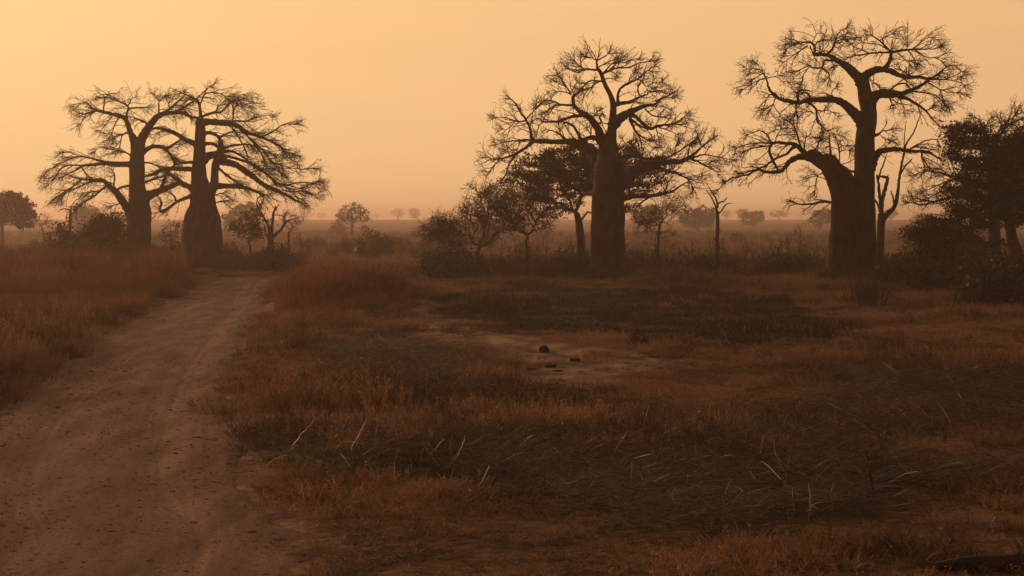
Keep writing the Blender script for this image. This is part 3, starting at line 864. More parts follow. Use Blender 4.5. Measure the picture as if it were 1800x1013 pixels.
# right baobab with two stems ---------------------------------------
B4_TRUNKS = [
    [(1518, 508, 74), (1518, 490, 58), (1518, 460, 47), (1518, 400, 42), (1519, 346, 38), (1520, 290, 36), (1521, 235, 33), (1526, 205, 31), (1527, 188, 29), (1522, 165, 26), (1519, 148, 23), (1516, 132, 22), (1514, 122, 20)],
    [(1484, 508, 82), (1481, 480, 62), (1480, 440, 51), (1482, 400, 47), (1483, 370, 47), (1483, 345, 46), (1480, 324, 46), (1473, 308, 45), (1464, 296, 37), (1455, 283, 36), (1441, 278, 25), (1429, 268, 23), (1418, 270, 15)],
]
B4_LIMBS = [
    [(1432, 272, 18), (1418, 269, 14), (1402, 271, 11), (1388, 279, 9), (1382, 288, 8), (1374, 296, 7.5), (1364, 297.5, 7), (1347, 298, 5.5), (1335, 294.5, 4.5), (1315, 304, 4), (1286, 311, 3), (1272, 322, 2.4), (1260, 338, 1.4)],
    [(1420, 269, 12), (1411, 259, 10), (1398, 249, 8), (1382, 246, 7), (1366.6, 244, 6), (1356, 245, 5), (1351, 236, 4), (1346, 227, 3.2), (1333, 222, 2.6), (1319, 227, 2), (1303, 235, 1.3)],
    [(1357, 246, 5.5), (1353, 255, 5.5), (1353, 264, 5.5), (1358, 278, 5.5), (1365, 290, 6)],
    [(1355, 246, 4), (1335, 245, 3.2), (1309, 249, 2.4), (1291, 257, 1.4)],
    [(1354, 250, 3.6), (1329, 253, 3), (1312, 259, 2.4), (1299, 267, 1.5)],
    [(1396, 252, 6), (1390, 258, 5.5), (1382, 267, 5), (1364.6, 275, 4.4), (1345, 288.6, 4), (1330, 294, 3.6), (1313, 299, 3), (1296, 306, 2)],
    [(1408, 254, 5), (1404, 240, 4), (1400, 225, 3.4), (1394, 204, 2.6), (1398, 192, 1.6)],
    [(1414, 255, 3.2), (1416, 240, 2.4), (1418, 226, 1.5)],
    [(1362, 244, 2.8), (1366, 232, 2.4), (1372, 222, 1.5)],
    [(1400, 226, 2.6), (1390, 219, 2.2), (1372, 220, 1.8), (1356, 226, 1.3)],
    [(1436, 270, 3.2), (1434, 258, 2.8), (1440, 244, 2.4), (1448, 234, 1.5)],
    [(1466, 284, 6), (1463, 272, 5), (1460, 258, 4.4), (1459, 240, 3.4), (1459, 228, 2.6), (1457.5, 213.5, 1.5)],
    [(1459, 236, 2.6), (1448, 238, 2.2), (1438, 248, 1.5)],
    [(1460, 228, 2.2), (1472, 230, 1.8), (1488, 238, 1.2)],
    [(1474, 288, 3.4), (1475, 275, 3), (1475, 263, 2.6), (1477, 253, 2.4), (1486, 252, 2), (1496, 251, 1.3)],
    [(1476, 262, 2.2), (1487, 258, 1.8), (1500, 264, 1.2)],
    [(1470, 283, 5), (1479, 288, 4.6), (1490, 295, 4.4), (1503, 298, 5)],
    [(1494, 315, 3), (1495, 306, 2.8), (1494, 297, 2.6)],
    [(1474, 350, 6), (1465, 352, 5), (1445.6, 352, 4.6), (1434, 354, 4.4), (1424, 355.7, 4), (1406, 355.7, 3.6), (1396, 352, 3.2), (1386, 346, 2.6)],
    [(1446, 300, 3), (1438, 304, 2.6), (1434, 318, 2.2), (1430, 340, 1.2)],
    [(1452, 312, 2.4), (1446, 308, 2.2), (1430, 306, 1.8), (1418, 314, 1.2)],
    # upper left
    [(1519, 212, 26), (1510, 200, 20), (1495, 184, 17), (1479, 171, 14), (1461, 166, 11), (1438, 166, 9.5), (1418, 168, 8.5), (1402, 172, 8), (1382, 168, 7), (1368.6, 162, 6), (1355, 148.5, 5), (1349, 131, 3.6), (1341, 115, 2.4)],
    [(1348, 129, 3), (1336, 131, 2.6), (1325, 135, 2.2), (1299.5, 152, 1.3)],
    [(1342, 119, 2.6), (1328, 127, 2.2), (1315, 135, 1.4)],
    [(1341, 115, 2.4), (1325, 111, 2), (1301, 115, 1.2)],
    [(1341, 115, 2), (1336, 107, 1.6), (1330, 104, 1.2)],
    [(1349, 129, 2.4), (1362, 125, 1.8), (1378, 121, 1.2)],
    [(1366, 163, 3.4), (1353, 158, 3), (1345, 174, 2.4), (1337, 198, 1.4)],
    [(1363, 165, 2.6), (1358, 178, 2.2), (1350, 190, 1.3)],
    [(1364, 164, 2.2), (1360, 177, 2), (1368, 190, 1.8), (1376.5, 202, 1.6), (1390, 208, 1.3)],
    [(1420, 172, 5), (1434, 184, 4.5), (1436, 204, 4), (1443, 214, 3.4), (1444, 226, 2.4), (1446, 236, 1.6)],
    [(1402, 172, 4), (1399, 178, 3.4), (1400, 192, 3), (1402, 206, 2.4), (1400, 222, 1.6)],
    [(1404, 172, 5.5), (1402, 160, 5), (1408, 150, 4.4), (1418, 150, 3)],
    [(1424, 168, 5), (1422, 158, 4), (1414, 153, 2.4)],
    [(1434, 186, 3), (1445, 188, 2.6), (1457, 187, 2.2), (1473, 198, 1.3)],
    [(1432, 192, 2.4), (1420, 189, 2), (1404, 192, 1.4)],
    [(1470, 167, 3), (1462, 157, 2.6), (1466, 148, 2.2), (1476, 143, 1.4)],
    # top left
    [(1516, 140, 22), (1507, 125, 19), (1489, 109, 15), (1473, 99, 10), (1459, 89, 8), (1445.6, 87, 6.5), (1432, 87, 5.5), (1432, 73, 5), (1424, 65.5, 4.4), (1406, 65.5, 3.4), (1396, 61.6, 2.4), (1386, 55, 1.5)],
    [(1420, 70, 3.4), (1409, 77, 3), (1398, 85, 2.6), (1384, 95, 2), (1370.6, 103, 1.4)],
    [(1410, 66, 3), (1398, 68, 2.6), (1386, 73, 2.2), (1378, 84, 1.4)],
    [(1406, 65, 2.6), (1394, 66, 2.2), (1380, 68, 1.4)],
    [(1432, 70, 3.2), (1440, 61.6, 2.8), (1455.5, 59.6, 2), (1466, 62, 1.4)],
    [(1426, 65, 2.6), (1432, 56, 2.2), (1437.7, 48, 2), (1457, 52, 1.3)],
    [(1454, 87, 6), (1459, 81, 5.4), (1465, 74, 5), (1468, 62, 4), (1471, 53, 3), (1479, 42, 2.2), (1495, 36, 1.3)],
    [(1469, 60, 2.6), (1480, 52, 2.2), (1500, 48, 1.3)],
    [(1466, 68, 2.6), (1478, 60, 2.2), (1496, 58, 1.3)],
    [(1432, 84, 3.2), (1442, 81, 3), (1449.5, 78, 2.8), (1459, 69.5, 2)],
    [(1470, 97, 5), (1458, 96, 4.4), (1447.6, 98, 4.2), (1444.6, 109, 4), (1428, 110, 3.4), (1422, 106, 3), (1406, 113, 2.4), (1392, 123, 1.4)],
    [(1446, 111, 3.6), (1456, 119, 3.4), (1458, 124, 3), (1455, 136.6, 1.6)],
    [(1424, 108, 2.6), (1414, 119, 2.4), (1410, 132, 2.2), (1410, 146, 1.6)],
    [(1424, 70, 3), (1430, 86, 2.6), (1436, 97, 2.2), (1443, 104, 1.6)],
    [(1486, 108, 2.4), (1476, 106, 2), (1460, 106, 1.4)],
    # top right
    [(1514, 136, 20), (1519, 128, 18), (1527, 119, 16), (1543, 112, 13), (1562.7, 114, 11), (1582, 123, 8.5), (1598, 127, 7), (1618, 127, 6), (1634, 130, 5), (1649.5, 121, 3.6), (1665, 109, 2.8), (1681, 103, 1.5)],
    [(1553, 113, 9), (1559, 106, 8), (1564.6, 95, 7), (1566.6, 81, 6)],
    [(1565, 82, 5.5), (1577, 80, 5.5), (1588, 78, 5), (1606, 76, 4), (1622, 76, 3.4), (1637.7, 76, 2.6), (1659, 71.5, 1.4)],
    [(1566, 81, 4.6), (1556, 71, 4), (1547, 61.6, 3.4), (1535, 51.7, 2.6), (1529, 42, 1.5)],
    [(1547, 60, 2.6), (1560, 52, 2.2), (1578, 44, 1.3)],
    [(1564, 82, 4.6), (1550, 82, 4.2), (1535, 83, 3.8), (1507, 87, 3), (1480, 92, 1.5)],
    [(1562, 78, 3.4), (1550, 71, 2.8), (1539, 67.5, 2.6), (1521, 65.5, 2), (1507, 56, 1.3)],
    [(1527, 83, 3), (1518, 80, 2.6), (1505, 74, 2.2), (1486, 66.5, 1.3)],
    [(1606, 74, 3), (1616, 66, 2.6), (1630, 55, 2), (1651.5, 58.6, 1.2)],
    [(1594, 76, 2.6), (1594, 66, 2.2), (1591, 58, 1.8), (1589, 46, 1.2)],
    [(1597, 80, 3), (1603, 88, 2.6), (1608, 97, 2.4), (1620, 112, 1.4)],
    [(1608, 77, 3), (1620, 86, 2.6), (1632, 91, 2.4), (1647.6, 93, 2), (1664, 104, 1.3)],
    [(1577, 83, 3.2), (1586, 90, 2.6), (1594, 99, 1.6)],
    [(1632, 131, 3.4), (1657, 131, 2.8), (1672, 133, 2.4), (1687, 137, 1.8), (1699, 146, 1.2)],
    [(1626, 134, 3.6), (1637, 140, 3.2), (1649.5, 146.5, 2.8), (1669, 154, 2.2), (1695, 154, 1.3)],
    [(1650, 120, 2.4), (1664, 114, 2), (1684, 112, 1.6), (1700, 128, 1.2)],
    [(1600, 128, 3), (1590, 117, 2.6), (1576, 113, 1.8)],
    [(1526, 200, 22), (1531, 175, 22), (1540, 161, 19), (1553, 156, 16), (1565, 157, 14), (1582, 158, 11), (1598, 152, 8), (1616, 142.5, 6), (1634, 131, 4.6), (1645, 124, 3)],
    [(1580, 161, 9), (1590, 165, 7.5), (1602, 171, 6), (1624, 186, 4.4), (1637.7, 202, 3.2), (1649.5, 213.6, 2.4), (1660, 224, 1.4)],
    [(1562, 154, 5), (1570, 146, 4.4), (1578, 140.6, 4), (1590, 138.6, 3.4), (1600, 148, 2.4)],
    [(1600, 151, 4), (1616, 154, 3.4), (1632, 156, 3), (1649.5, 164, 2.4), (1667, 182, 1.3)],
    [(1640, 160, 2.2), (1652, 172, 1.8), (1660, 184, 1.2)],
    [(1547, 154, 3.4), (1547, 146, 3), (1544, 140, 2.8), (1532, 137, 2.4), (1540, 130, 1.6)],
    [(1563, 162, 5), (1566, 170, 3.4), (1567, 176, 2)],
    [(1582, 166, 2.2), (1588, 182, 1.8), (1592, 196, 1.2)],
    [(1624, 187, 2.4), (1634, 184, 2), (1648, 178, 1.3)],
    # right, lower
    [(1528, 290, 22), (1537, 272, 17), (1543, 264, 13), (1551, 259, 10.5), (1573, 256, 8.5), (1600, 259, 7), (1628, 260, 5.5), (1644, 268, 4), (1658, 277, 2.4)],
    [(1600, 256, 4), (1614, 248, 3.4), (1631, 239.5, 2.8), (1658, 238, 1.6)],
    [(1620, 263, 4.4), (1621, 272, 4), (1630, 284, 3), (1639, 296, 2), (1646, 306, 1.3)],
    [(1530, 232, 7), (1539, 231, 6.5), (1545, 229, 5), (1551, 224, 2.8), (1564, 222, 2.2), (1576, 222, 1.3)],
    [(1548, 231, 2.2), (1556, 240, 1.8), (1560, 252, 1.2)],
]
baobab('baobab_tree', 'bare baobab with two merged stems and flat crown, tallest, toward the right', 97, 1500, B4_TRUNKS, B4_LIMBS, 23, droop=-.14, dens=.74, l1=1.0, jit=.13, outw=.45, sy=.975)

# left pair ---------------------------------------------------------
B1_TRUNK = [(245, 460, 60), (245, 445, 47), (245, 430, 42), (245, 400, 41), (245, 370, 41), (243, 345, 35), (241, 319, 27), (241, 280, 26), (241.5, 258, 23), (242, 244, 23), (242, 238, 20)]
B1_LIMBS = [
    [(239, 250, 16), (235, 238, 13), (230, 227, 11), (224, 209, 9.5), (216, 198, 8.5), (198, 193, 7), (182, 189, 6), (161, 183, 4), (155, 176, 3), (149, 169.6, 2)],
    [(180, 188, 3.6), (182, 169.6, 3), (190, 158, 2.2), (214, 154, 1.3)],
    [(182, 189, 4), (165, 188, 3.4), (147, 193, 2.8), (129, 192, 1.6)],
    [(163, 190, 3), (145, 201, 2.4), (138, 212, 2), (133, 223, 1.4)],
    [(196, 197, 3), (186, 209, 2.4), (178, 219, 2), (167, 231, 1.3)],
    [(222, 204, 5), (222, 195, 4.6), (224, 180, 4), (210, 171.6, 3.2), (186, 163, 2.4), (163, 163, 1.4)],
    [(224, 180, 3), (232, 165.7, 2.2), (246, 160, 1.4)],
    [(208, 200, 3.4), (200, 214, 2.8), (196, 227, 2.2), (188, 239, 1.4)],
    [(232, 230, 4), (222, 227, 3.4), (214, 233, 3), (210, 250, 2.2), (206, 266, 1.4)],
    [(224, 184, 4), (242, 181.5, 3.4), (256, 182, 3), (269, 185, 2)],
    [(149, 170, 2), (136, 174, 1.8), (118, 177, 1.2)],
    [(214, 230, 2.4), (202, 234, 2), (192, 243, 1.4)],
    [(244, 252, 17), (250, 236, 15), (257, 223, 14), (267, 208, 12.5), (275, 198, 11), (287, 192, 9.5), (307, 190, 7.5), (323, 191, 6), (334, 197, 4)],
    [(294, 190, 6), (299, 185, 5.5), (313, 173, 4.5), (325, 163.6, 3.2), (329, 152, 1.6)],
    [(310, 189, 6), (319, 186, 5.2), (335, 175, 4.2), (347, 167.5, 3.4), (362, 154, 2.4), (382, 138, 1.2)],
    [(279.5, 194, 4), (280, 182, 3.2), (281.5, 169.5, 2.6), (297, 155.7, 1.4)],
    [(262, 214, 5), (254, 208, 4.6), (244, 204, 4), (234, 199, 3.2), (222, 196, 2.4)],
    [(281, 170, 2.4), (272, 160, 2), (262, 150, 1.3)],
    [(300, 184, 2.6), (294, 168, 2.2), (282, 158, 1.4)],
    [(246, 268, 12), (252, 262, 10), (264, 254, 8.5), (277.5, 252, 8), (293, 256, 6.5), (306, 250, 5), (319, 240.5, 3.6)],
    [(291, 256, 6), (299, 263, 5.2), (307, 272, 4.6), (315, 284, 3.6)],
    [(236, 284, 13), (226, 284, 11), (198, 284, 9.5), (182, 282, 7.5), (163, 284, 6), (143, 286, 5), (125, 296, 3.6), (109, 302, 2.4), (97.5, 316, 1.4)],
    [(200, 282, 5.5), (178, 278, 4.6), (155, 272, 3.8), (135, 269, 3), (115, 276, 2.6), (95.5, 286, 2), (72, 306, 1.2)],
    [(143, 287, 4), (123, 285, 3.2), (107, 288, 2.8), (90, 310, 2), (72, 325.6, 1.2)],
    [(139, 288, 3.4), (147, 298, 3.2), (155, 308, 3)],
    [(236, 276, 4.4), (228, 268, 4), (218, 262, 3.4), (198, 258.5, 2.8), (174.5, 254.5, 2), (159, 262, 1.3)],
    [(135, 269, 2.2), (122, 264, 1.8), (100, 262, 1.2)],
    [(238, 395, 30), (226, 368, 17), (214, 349, 14.5), (202, 333, 12), (188, 319.5, 9), (178.5, 311.6, 6.5), (159, 311.6, 5), (139, 309.6, 4), (115, 303.7, 2)],
    [(141, 309.6, 4.4), (125, 323, 3.8), (103, 337, 3), (84, 349, 1.5)],
    [(182, 315.5, 4.2), (159, 315.5, 3.6), (135, 325, 3), (111, 337, 2.4), (99.5, 357, 1.3)],
    [(188, 321, 5), (174.5, 331, 4.2), (159, 345, 3.4), (139, 357, 2.6), (127, 367, 1.5)],
    [(172, 333, 3), (155, 335, 2.4), (140, 342, 1.4)],
    [(198, 328, 4), (200, 315, 3.6), (200, 303, 3.2), (194, 294, 2.4), (186, 288, 1.6)],
    [(202, 331, 5), (214, 325, 4.5), (232, 320, 5)],
    [(212, 354, 3), (200, 358, 2.4), (188, 361, 1.5)],
    [(250, 352, 24), (258, 342, 19), (266, 338, 16), (278, 333, 13), (299, 324, 11), (316, 319, 9), (330, 322, 7)],
    [(284, 330, 7), (288, 319, 6.5), (294.5, 302, 6), (308, 286, 5), (303, 274, 4), (297, 263, 3)],
    [(248, 320, 6), (260, 314, 5), (271, 310, 4.4), (288, 306, 3.4)],
    [(250, 281, 4.4), (264, 281, 3.6), (280, 288, 3), (292, 292, 2)],
]
baobab('baobab_tree', 'bare baobab with slender trunk and low left stem, leftmost of the four', 130, 245, [B1_TRUNK], B1_LIMBS, 31, droop=-.30, dens=.95, l1=1.2, jit=.13, outw=.7, sx=.97, sy=.975)

B2_TRUNK = [(356, 488, 64), (356, 476, 66), (355.5, 462, 70), (355, 449, 73), (356, 420, 71), (356.5, 402, 68), (356.5, 378, 61), (357, 358, 48), (356, 343, 44), (353, 325, 36), (350, 307, 27), (350, 285, 23), (350.5, 268, 21), (352, 229, 19), (352, 209, 15), (352, 199, 11)]
B2_TRUNK2 = [(364, 350, 22), (371, 335, 17), (377, 318, 14.5), (378, 300, 13), (380, 284, 14), (386, 266, 14), (389, 252, 11), (388, 240, 7), (386, 233, 3)]
B2_LIMBS = [
    [(356, 280, 14), (366, 270, 14), (378, 267, 13), (388, 266, 13)],
    [(382, 276, 15), (394, 279, 13.5), (414, 284, 12.5), (429.5, 294, 11.5), (449, 307.7, 10), (465, 320, 9), (489, 330, 8), (510.6, 340, 6), (528, 349.7, 4.4), (546, 355.6, 2)],
    [(392, 268, 6), (405, 270, 6), (424, 275, 5.5), (439.5, 280.6, 5), (467, 294, 4.4), (489, 314, 3.8), (510.6, 326, 3), (540, 338, 1.5)],
    [(487, 318, 3.6), (510.6, 320, 3.2), (538, 316, 2.6), (554, 316, 2), (574, 312, 1.2)],
    [(500, 330, 3.2), (518, 334, 3), (538, 332, 2.4), (560, 338, 1.8), (578, 336, 1.2)],
    [(520, 330, 3), (532, 328, 2.6), (546, 328, 2.2), (562, 318, 1.6), (576, 312, 1.2)],
    [(520, 336, 3.4), (530, 344, 2.6), (544, 352, 1.6)],
    [(390, 258, 6), (402, 252, 5), (421.6, 248.5, 4.4), (437, 248.5, 4), (463, 256, 3.4), (483, 265, 2.8), (489, 277, 2.2), (496, 296, 1.4)],
    [(390, 262, 6.5), (404, 260, 5.6), (418, 264, 5), (437, 276, 4.6), (447, 286, 4), (477, 304, 3.2), (497, 317.6, 2.4)],
    [(350, 212, 13), (362, 208, 12.5), (382, 209, 11.5), (402, 211, 10), (421.6, 217, 8), (437, 226.7, 5.6), (467, 236.6, 4), (497, 252, 2.6), (512, 268, 1.5)],
    [(414, 214, 5), (439.5, 227, 4.4), (463, 233, 3.8), (487, 223, 3), (504.6, 212, 2.4), (536, 212, 1.3)],
    [(440, 229, 4), (465, 237, 3.6), (493, 249, 3), (506.6, 265, 2.4), (518.5, 274.6, 2), (536, 284.5, 1.2)],
    [(424, 221, 4.4), (436, 231, 4), (459, 251, 3.4), (479, 272.7, 2.6), (495, 292, 2), (504, 306, 1.3)],
    [(480, 243, 2.8), (496, 252, 2.4), (512.5, 263, 1.8), (524, 272, 1.2)],
    [(410, 218, 4.4), (420, 232, 3.6), (429.6, 249, 3.2), (437.5, 268.7, 2.8), (440, 290, 1.8)],
    [(443, 299, 3.4), (462, 294, 3), (483, 292, 2.8), (510.6, 292, 2.4), (542, 294, 1.8), (566, 292, 1.2)],
    [(430, 224, 4), (446, 243, 3.4), (462, 264, 2.8), (470, 284, 2), (474, 300, 1.3)],
    [(352, 200, 6), (362, 195, 5.4), (378, 191, 5), (390, 189, 4.4), (408, 173, 3.2), (420, 163.6, 2), (434, 152, 1.2)],
    [(378, 191, 3), (390, 175, 2.6), (404, 168, 2), (416, 160, 1.3)],
    [(352, 202, 7), (352.5, 190, 6), (350.6, 175, 5), (345, 167.5, 4), (326, 159, 2.6), (308, 154, 1.4)],
    [(351, 178, 3.6), (362, 155.7, 3), (386, 155.7, 2.6), (404, 167.5, 2.2), (425.6, 181, 1.8), (443, 195, 1.2)],
    [(420, 165, 2.6), (429.5, 175, 2), (446, 180, 1.3)],
    [(418, 167, 2), (436, 166, 1.6), (455, 159.6, 1.2)],
    [(404, 209, 4.4), (418, 205, 3.8), (437, 205, 3), (463, 197, 2), (488, 194, 1.2)],
    [(411, 206, 3.4), (412, 199, 3), (414, 185, 2.6), (420, 170, 1.6)],
    [(356, 230, 8), (366, 227, 7), (378, 229, 6.5), (387, 237, 5.5)],
    [(387, 236, 4), (396, 230, 3.6), (408, 225, 3.2), (420, 226, 2.4)],
    [(356, 248, 8), (366, 247, 7), (378, 248.5, 6.5), (390, 256, 6)],
    [(374, 326, 13), (384.5, 323, 11), (397, 322.5, 10), (410.6, 323, 9), (428, 325, 7.5), (441, 327.5, 6.5), (456, 334, 5), (464, 338, 4), (480, 337, 2.4)],
    [(458, 335, 5), (464, 340, 4), (467, 346, 2.4)],
    [(382, 288, 5.4), (392, 297, 5), (401, 305, 4.6), (418, 317, 4), (432, 324, 3)],
    [(462, 340, 3), (456, 346, 2.8), (455, 356, 2), (460, 368, 1.3)],
    [(349, 252, 12), (338, 244.5, 10), (323, 238, 9), (309, 229, 8), (291, 222, 7), (276, 219, 6), (264, 220, 4)],
    [(348, 296, 12), (335, 293, 10), (318, 292, 9), (301.6, 291, 8.5), (284, 294, 8), (270, 300, 7), (256, 304, 5)],
    [(348, 334, 14), (335, 326, 11), (322, 320, 9.5), (310, 312, 8), (299, 304, 6), (288, 298, 4)],
    [(346, 280, 7), (335, 280, 6), (315, 280, 5), (307, 272, 4)],
    [(350, 340, 9), (340, 340, 7.5), (332, 343, 7), (320, 347, 6.5), (310, 352, 6), (297, 362, 6), (286, 370, 6), (278, 368, 5), (281.5, 357, 4.4), (280, 350, 3.8), (276, 344, 2.4)],
    [(308, 352, 4.6), (305, 343, 4), (298, 336, 3)],
    [(376, 352, 3), (384, 352, 2.6), (394, 350, 2.2), (403.5, 357, 1.4)],
    [(374, 342, 3), (388, 336, 2.4), (400, 340, 1.6)],
    [(346, 200, 5), (336, 198, 4.4), (326, 190, 3.6), (316, 182, 2.4)],
]
baobab('baobab_tree', 'bottle shaped baobab with swollen trunk beside the end of the road', 123, 356, [B2_TRUNK, B2_TRUNK2], B2_LIMBS, 37, droop=-.26, dens=1.05, l1=1.2, jit=.13, outw=.75, sx=.965, sy=.975)

# ------------------------------------------------------------------ other trees
tree('leafy_tree', 'broad leafy tree standing behind the centre baobab', 'tree', 109, [(1023, 475, 18), (1022, 440, 16), (1021, 415, 15), (1019, 392, 13), (1015, 375, 10)],
     [(1000, 285, 60, 34), (945, 300, 58, 26), (920, 318, 42, 20), (960, 282, 46, 18), (985, 335, 70, 28), (1030, 270, 45, 28), (1125, 285, 55, 28), (1110, 325, 42, 22), (1150, 292, 40, 20), (1095, 270, 40, 24), (1135, 310, 45, 22), (1060, 300, 50, 40), (1105, 366, 18, 10), (975, 372, 35, 14), (1000, 310, 70, 40)],
     600, 51, 'leaf', 44, .085, .26, lflat=.35, twig=2, twl=.55, power=.40, shell=.35, depth=.6)
tree('vase_tree', 'thin leafless tree with stems fanning upward left of the centre baobab', 'tree', 104, [(928, 478, 9), (927, 455, 8), (925, 436, 7)],
     [(905, 350, 42, 30), (940, 355, 34, 28), (890, 390, 40, 22), (935, 395, 38, 20), (915, 365, 55, 40)], 300, 52, None, twig=4, twl=.8, power=.34, cost_w=.15, shell=.3, rtip=.013, twr=.014)
tree('vase_tree', 'dense twiggy brown tree between the arching shrub and fanning tree', 'tree', 112, [(838, 478, 9), (839, 455, 8), (842, 430, 7)],
     [(850, 360, 44, 30), (825, 385, 30, 24), (868, 345, 30, 22), (845, 410, 42, 26), (880, 385, 34, 30), (835, 335, 18, 10)], 340, 53, 'brownleaf', 2, .055, .3, shell=.3, twr=.014, twig=4, twl=.7, power=.36, cost_w=.25)
tree('arching_shrub', 'leafless shrub with drooping arched branches at the edge of the thicket', 'shrub', 106, [(806, 470, 7), (803, 450, 6), (798, 435, 5)],
     [(770, 395, 34, 22), (790, 390, 26, 18), (765, 412, 30, 20), (795, 420, 30, 24)], 150, 54, None, twr=.015, twig=4, twl=.9, droop=-.8, power=.34, rtip=.013, cost_w=.2)
tree('vase_tree', 'slim leafless tree with upswept right branches behind the dead forked pole', 'tree', 114, [(1157, 466, 7), (1156, 440, 6), (1157, 415, 5), (1160, 392, 4.4)],
     [(1185, 360, 34, 14), (1165, 375, 26, 16), (1140, 385, 26, 14), (1200, 348, 18, 8), (1130, 395, 20, 12), (1170, 410, 22, 16)], 130, 55, None, twr=.014, twig=3, twl=.75, power=.34, cost_w=.2, rtip=.012)
snag('dead_tree', 'dead forked pole standing alone between the centre and right baobabs', 108, 1260.8,
     [[(1260.8, 456, 10), (1260.8, 440, 8), (1260.8, 416.7, 7), (1261.5, 400, 6.5), (1261.5, 384, 6), (1261, 372, 5.5)]],
     [[(1261, 376, 5), (1258.5, 365, 4), (1251.5, 349, 3), (1246, 341, 2.4), (1242, 336, 2)], [(1261, 366, 4.5), (1260.8, 356, 4), (1254, 339.7, 3), (1243, 323, 1.6)],
      [(1260.5, 362, 4), (1264, 357, 3.6), (1272.5, 355, 3), (1278, 348, 1.8)], [(1261.5, 378, 4), (1265, 374, 3.4), (1270, 367.7, 3), (1277, 358, 2.6), (1285, 357.6, 1.6)],
      [(1260, 424, 5), (1256, 420, 3.6), (1254.5, 418, 2)]], 61, lean_amp=.3)
snag('dead_tree', 'dead bare tree with long broken spars hugging the right baobab', 95, 1547,
     [[(1546.5, 480, 20), (1546.5, 456, 15), (1548, 418, 13), (1549, 390, 13), (1549, 376, 11)]],
     [[(1549, 384, 9), (1548, 360, 7), (1545, 335, 6), (1542, 310, 4)], [(1549, 372, 7.5), (1551, 349, 7), (1556, 329, 7), (1560, 314, 6.5), (1552, 311, 6), (1542, 310, 4)],
      [(1544, 316, 4), (1548, 302, 3.6), (1554, 286, 3), (1559, 271, 2)], [(1560, 316, 4), (1561, 309, 2.6)],
      [(1550, 388, 11), (1561.6, 374, 9.5), (1572.7, 362, 8), (1577, 335, 6), (1581, 307, 5), (1589, 263, 4), (1597, 246, 3.4), (1606, 230, 3), (1618, 196.6, 1.8)],
      [(1581, 309, 4), (1590, 294, 3.4), (1600, 282, 3.6)], [(1588, 268, 3), (1590, 240, 2.4), (1590.7, 221.5, 1.6)], [(1573, 362, 5), (1570, 348, 3.6), (1566, 337, 2.4)],
      [(1548, 372, 5), (1541, 356, 4.4), (1532, 350, 3.6)]], 62, lean_amp=.25)
# right edge
tree('leafy_tree', 'large dark leafy tree with drooping skirt at the right edge', 'tree', 92, [(1792, 485, 30), (1786, 455, 25), (1779, 420, 20), (1771, 385, 15), (1760, 350, 12)],
     [(1715, 265, 58, 42), (1690, 240, 38, 22), (1740, 330, 78, 62), (1790, 320, 60, 90), (1700, 350, 48, 40), (1680, 395, 62, 20), (1640, 402, 50, 14), (1612, 412, 34, 12), (1635, 440, 36, 26), (1690, 430, 50, 30), (1840, 300, 60, 90),
      (1780, 268, 60, 34), (1660, 425, 50, 30), (1700, 226, 36, 14), (1805, 250, 40, 26)], 1200, 71, 'leaf', 48, .080, .27, lflat=.45, twig=2, twl=.6, power=.38, shell=.3, depth=.75)
RT2_TRUNK = [(1748, 490, 26), (1748, 440, 22), (1747, 380, 20), (1746, 320, 18), (1746, 280, 15), (1744, 262, 11)]
RT2_LIMBS = [[(1745, 270, 10), (1754, 248, 7), (1764, 230, 5.5), (1776, 218, 4), (1800, 208, 2.4), (1822, 204, 1.3)], [(1746, 270, 8), (1748, 250, 6), (1760, 226, 4.4), (1774, 212, 3), (1790, 202, 1.6)],
             [(1744, 266, 8), (1734, 248, 6), (1730, 228, 4.4), (1722, 212, 3), (1708, 203, 1.6)], [(1735, 250, 4), (1722, 238, 3.4), (1712, 226, 2.4), (1706, 212, 1.4)],
             [(1750, 300, 9), (1768, 262, 6), (1782, 236, 4.4), (1796, 222, 3), (1820, 214, 1.6)], [(1730, 228, 3), (1738, 212, 2.4), (1746, 203, 1.5)], [(1764, 230, 3), (1758, 214, 2.4), (1752, 204, 1.5)],
             [(1776, 217, 2.6), (1782, 207, 2), (1788, 198, 1.3)],
             [(1740, 352, 11), (1710, 346, 8), (1690, 346, 6.5), (1669, 348.6, 5.5), (1644.6, 354, 4.4), (1622.5, 360, 3.4), (1605, 356, 2.6), (1589, 352, 1.4)],
             [(1738, 332, 9), (1705, 318, 6), (1680, 310, 4.6), (1655, 304, 3.4), (1630, 302, 2.6), (1600, 308, 1.4)], [(1690, 312, 4), (1668, 318, 3), (1645, 328, 2.2), (1618, 340, 1.4)],
             [(1665, 304, 3), (1645, 296, 2.4), (1626, 298, 1.4)], [(1640, 354, 3), (1622, 352, 2.4), (1606, 346, 1.4)], [(1690, 335, 4), (1664, 334, 3), (1640, 344, 2), (1624, 352, 1.3)]]
baobab('spreading_tree', 'bare flat topped tree rising behind the dark leafy tree at right edge', 99, 1748, [RT2_TRUNK], RT2_LIMBS, 73, droop=-.05, dens=1.2, cat='tree', lump=.04)
